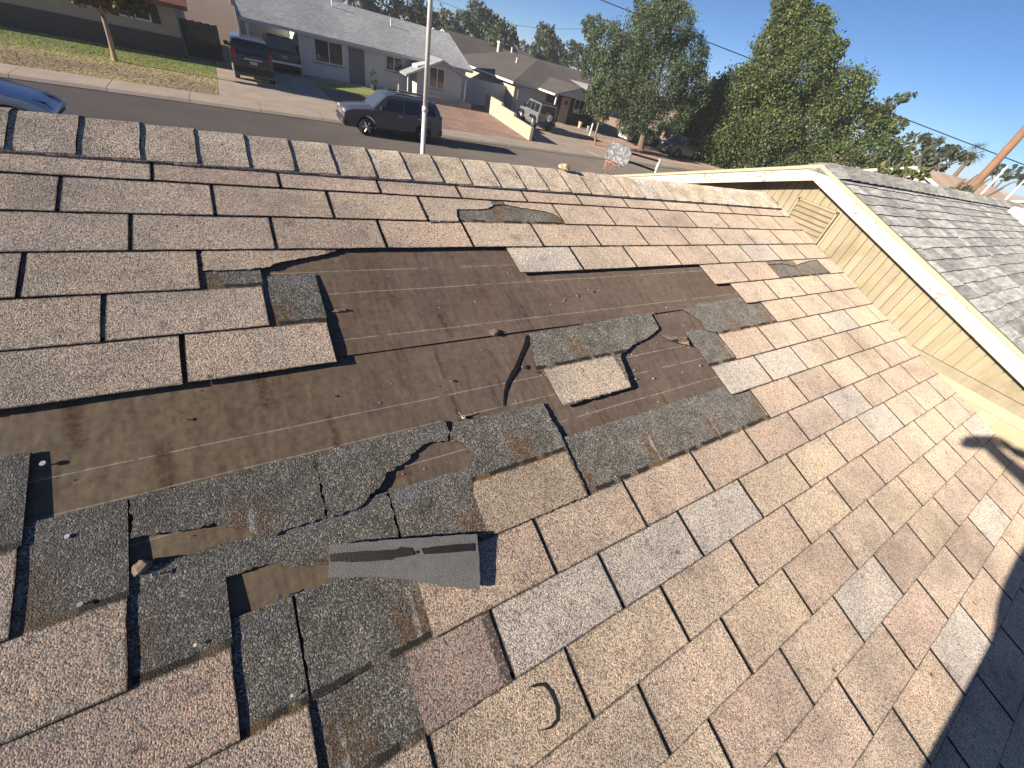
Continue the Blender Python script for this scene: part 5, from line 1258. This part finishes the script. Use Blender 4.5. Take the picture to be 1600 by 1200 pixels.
# small things by the neighbour's porch
pr = at_z(905, 196, ZL)
for i, (x, y, h, r_, m_, lab) in enumerate([(905, 200, .55, .20, 'stucco_pink', 'terracotta planter box by the porch of the brown house'), (918, 205, .45, .16, 'concrete_grey', 'small grey pot right of the terracotta planter'), ]):
    p = at_z(x, y, ZL); o = MB().tube([(0, 0, 0), (0, 0, h * .8), (0, 0, h)], [r_ * .75, r_, r_ * 1.08], 12).build('planter', M[m_], None, (p.x, p.y, ZL)); tag(o, lab, 'planter')
p = at_z(921, 212, ZL); o = MB().tube([(0, 0, -.1), (0, 0, .95), (0, 0, 1.0)], [.07, .07, .03], 10).build('bollard', M['white'], None, (p.x, p.y, 0 + ZL)); tag(o, 'short white post beside the planters', 'post')
wr_ = at_z(584, 141, ZL); o = empty('potted_shrub', wr_); tag(o, 'dark narrow potted shrub against the grey house wall', 'shrub'); MB().tube([(0, 0, 0), (0, 0, .35)], [.16, .22], 10).build('pot', M['dark_wood'], o); leaf_cloud('foliage', M['leaf_far'], o, [(np.array((0, 0, .7)), .3, 1.0), (np.array((0, 0, 1.1)), .16, 1.0)], 900, .1, rng)
# lawn grass blades: a mass nobody could count
N = 9000; gx_ = rng.uniform(-16, -2.42, N); gy_ = rng.uniform(25.9, 35.6, N); hh = rng.uniform(.015, .035, N)
ga = rng.uniform(0, 6.28, N); base = np.stack([gx_, gy_, np.full(N, ZL)], 1); sdv = np.stack([np.cos(ga), np.sin(ga), np.zeros(N)], 1) * .03
tipv = base + np.stack([rng.normal(0, .03, N), rng.normal(0, .03, N), hh], 1)
V = np.stack([base - sdv, base + sdv, tipv], 1).reshape(-1, 3); me = bpy.data.meshes.new('grass'); me.from_pydata(V.tolist(), [], np.arange(N * 3).reshape(-1, 3).tolist()); me.materials.append(M['lawn'])
o = bpy.data.objects.new('grass', me); link(o); tag(o, 'short dry grass growing on the lawn', 'grass', None, 'stuff')

# ------------------------------------------------------------------ the person who takes the picture (only the shadow shows)
def skin_body(name, joints, bones, m, parent, root_i=0, levels=2):
    me = bpy.data.meshes.new(name); me.from_pydata([j[0] for j in joints], bones, []); me.update()
    o = bpy.data.objects.new(name, me); link(o, parent)
    sm = o.modifiers.new('skin', 'SKIN'); sm.use_smooth_shade = True
    lay_ = me.skin_vertices[0] if len(me.skin_vertices) else None
    if lay_ is None:
        bpy.context.view_layer.objects.active = o
    for i, j in enumerate(joints):
        me.skin_vertices[0].data[i].radius = (j[1], j[2] if len(j) > 2 else j[1])
        me.skin_vertices[0].data[i].use_root = i == root_i
    sb = o.modifiers.new('sub', 'SUBSURF'); sb.levels = levels; sb.render_levels = levels
    me.materials.append(m); return o
PX, PY_ = CAM.x - .02, -0.86
rz0 = PY_ * math.tan(TH)
person = empty('person', (PX, PY_, rz0)); tag(person, 'person in dark work shirt holding up a phone, seen as the shadow at lower right', 'person')
hd = CAM - Vector((PX, PY_, rz0))
J = [((0, .06, .88), .17, .21), ((0, .09, 1.05), .18, .165), ((0, .07, 1.28), .18, .14), ((0, .01, 1.42), .10, .08), ((0, .03, 1.50), .055, .055), ((0, .06, 1.60), .085, .10), ((0, .06, 1.72), .075, .085),
     ((.10, .02, .78), .13, .19), ((.12, .03, .46), .09, .16), ((.13, .0, .07), .045, .05), ((.13, .16, .06), .04, .035), ((-.10, .02, .78), .13, .19), ((-.12, .03, .46), .09, .16), ((-.13, .0, .02), .045, .05), ((-.13, .16, .06), .04, .035),
     ((.20, .01, 1.38), .065, .065), ((.27, .12, 1.12), .05, .05), ((.085, hd.y - .055, hd.z - .05), .028, .028), ((-.20, .01, 1.38), .065, .065), ((-.27, .12, 1.12), .05, .05), ((-.085, hd.y - .05, hd.z - .05), .028, .028)]
BN = [(0, 1), (1, 2), (2, 3), (3, 4), (4, 5), (5, 6), (0, 7), (7, 8), (8, 9), (9, 10), (0, 11), (11, 12), (12, 13), (13, 14), (3, 15), (15, 16), (16, 17), (3, 18), (18, 19), (19, 20)]

def camv(r, d, f): return CAM + right * r + down * d + fwd * f - Vector((PX, PY_, rz0))
WR = {1: camv(.085, .03, -.085), -1: camv(-.085, -.02, -.085)}
J[17] = (tuple(WR[1]), .026, .026); J[20] = (tuple(WR[-1]), .026, .026)
J[16] = ((.28, .21, 1.29), .05, .05); J[19] = ((-.28, .21, 1.29), .05, .05)
body = skin_body('body', J, BN, M['shirt'], person)
for s in (1, -1):
    q = lambda r, d, f: tuple(camv(s * r, d, f))
    hj = [(tuple(WR[s]), .030, .030), (q(.105, .01, -.055), .040, .020), (q(.10, 0, -.034), .036, .016)]; hb_ = [(0, 1), (1, 2)]
    for f in range(4):
        b0 = len(hj); dz = (f - 1.5) * .017; ln = (.9, 1.0, .95, .75)[f]
        hj += [(q(.098, dz, -.022), .008, .008), (q(.098 - .012 * ln, dz, -.012), .007, .007), (q(.098 - .03 * ln, dz, -.014), .006, .006)]
        hb_ += [(2, b0), (b0, b0 + 1), (b0 + 1, b0 + 2)]
    b0 = len(hj)
    hj += [(q(.085, .02, -.045), .010, .010), (q(.060, .014, -.030), .009, .009)]; hb_ += [(1, b0), (b0, b0 + 1)]
    skin_body('hand', hj, hb_, M['skin'], person, 0, 1)
bpy.data.objects['body']['label'] = 'dark work clothes'
head = MB(); 
cap_ = MB().tube([(0, .06, 1.70), (0, .06, 1.76), (0, .05, 1.82)], [.105, .10, .05], 14).build('cap', M['shirt'], person, smooth=True)
pc = CAM - fwd * 0.009
ph = bpy.data.objects.new('phone', MB().box(-.076, .076, -.038, .038, -.004, .004).build('tmp', M['phone']).data)
bpy.data.objects.remove(bpy.data.objects['tmp']); link(ph); bevel(ph, .003)
ph.matrix_world = cam.matrix_world.copy(); ph.matrix_world.translation = pc - fwd * .006 + right * .01
tag(ph, 'black phone held up by the person, seen as a small block of shadow', 'phone')

# ------------------------------------------------------------------ thin evening haze over the neighbourhood
hz_ = MB().box(-720, 920, -720, 920, -5.3, 14.0).build('haze', None); tag(hz_, 'thin pale haze in the air', 'haze', None, 'stuff')
t = MT('thin_haze'); v = t.n('ShaderNodeVolumePrincipled', {'Color': (0.80, 0.86, 0.95, 1), 'Density': 0.0007, 'Anisotropy': 0.0})
t.nt.links.new(v.outputs[0], t.out.inputs['Volume']); hz_.data.materials.append(t.m)
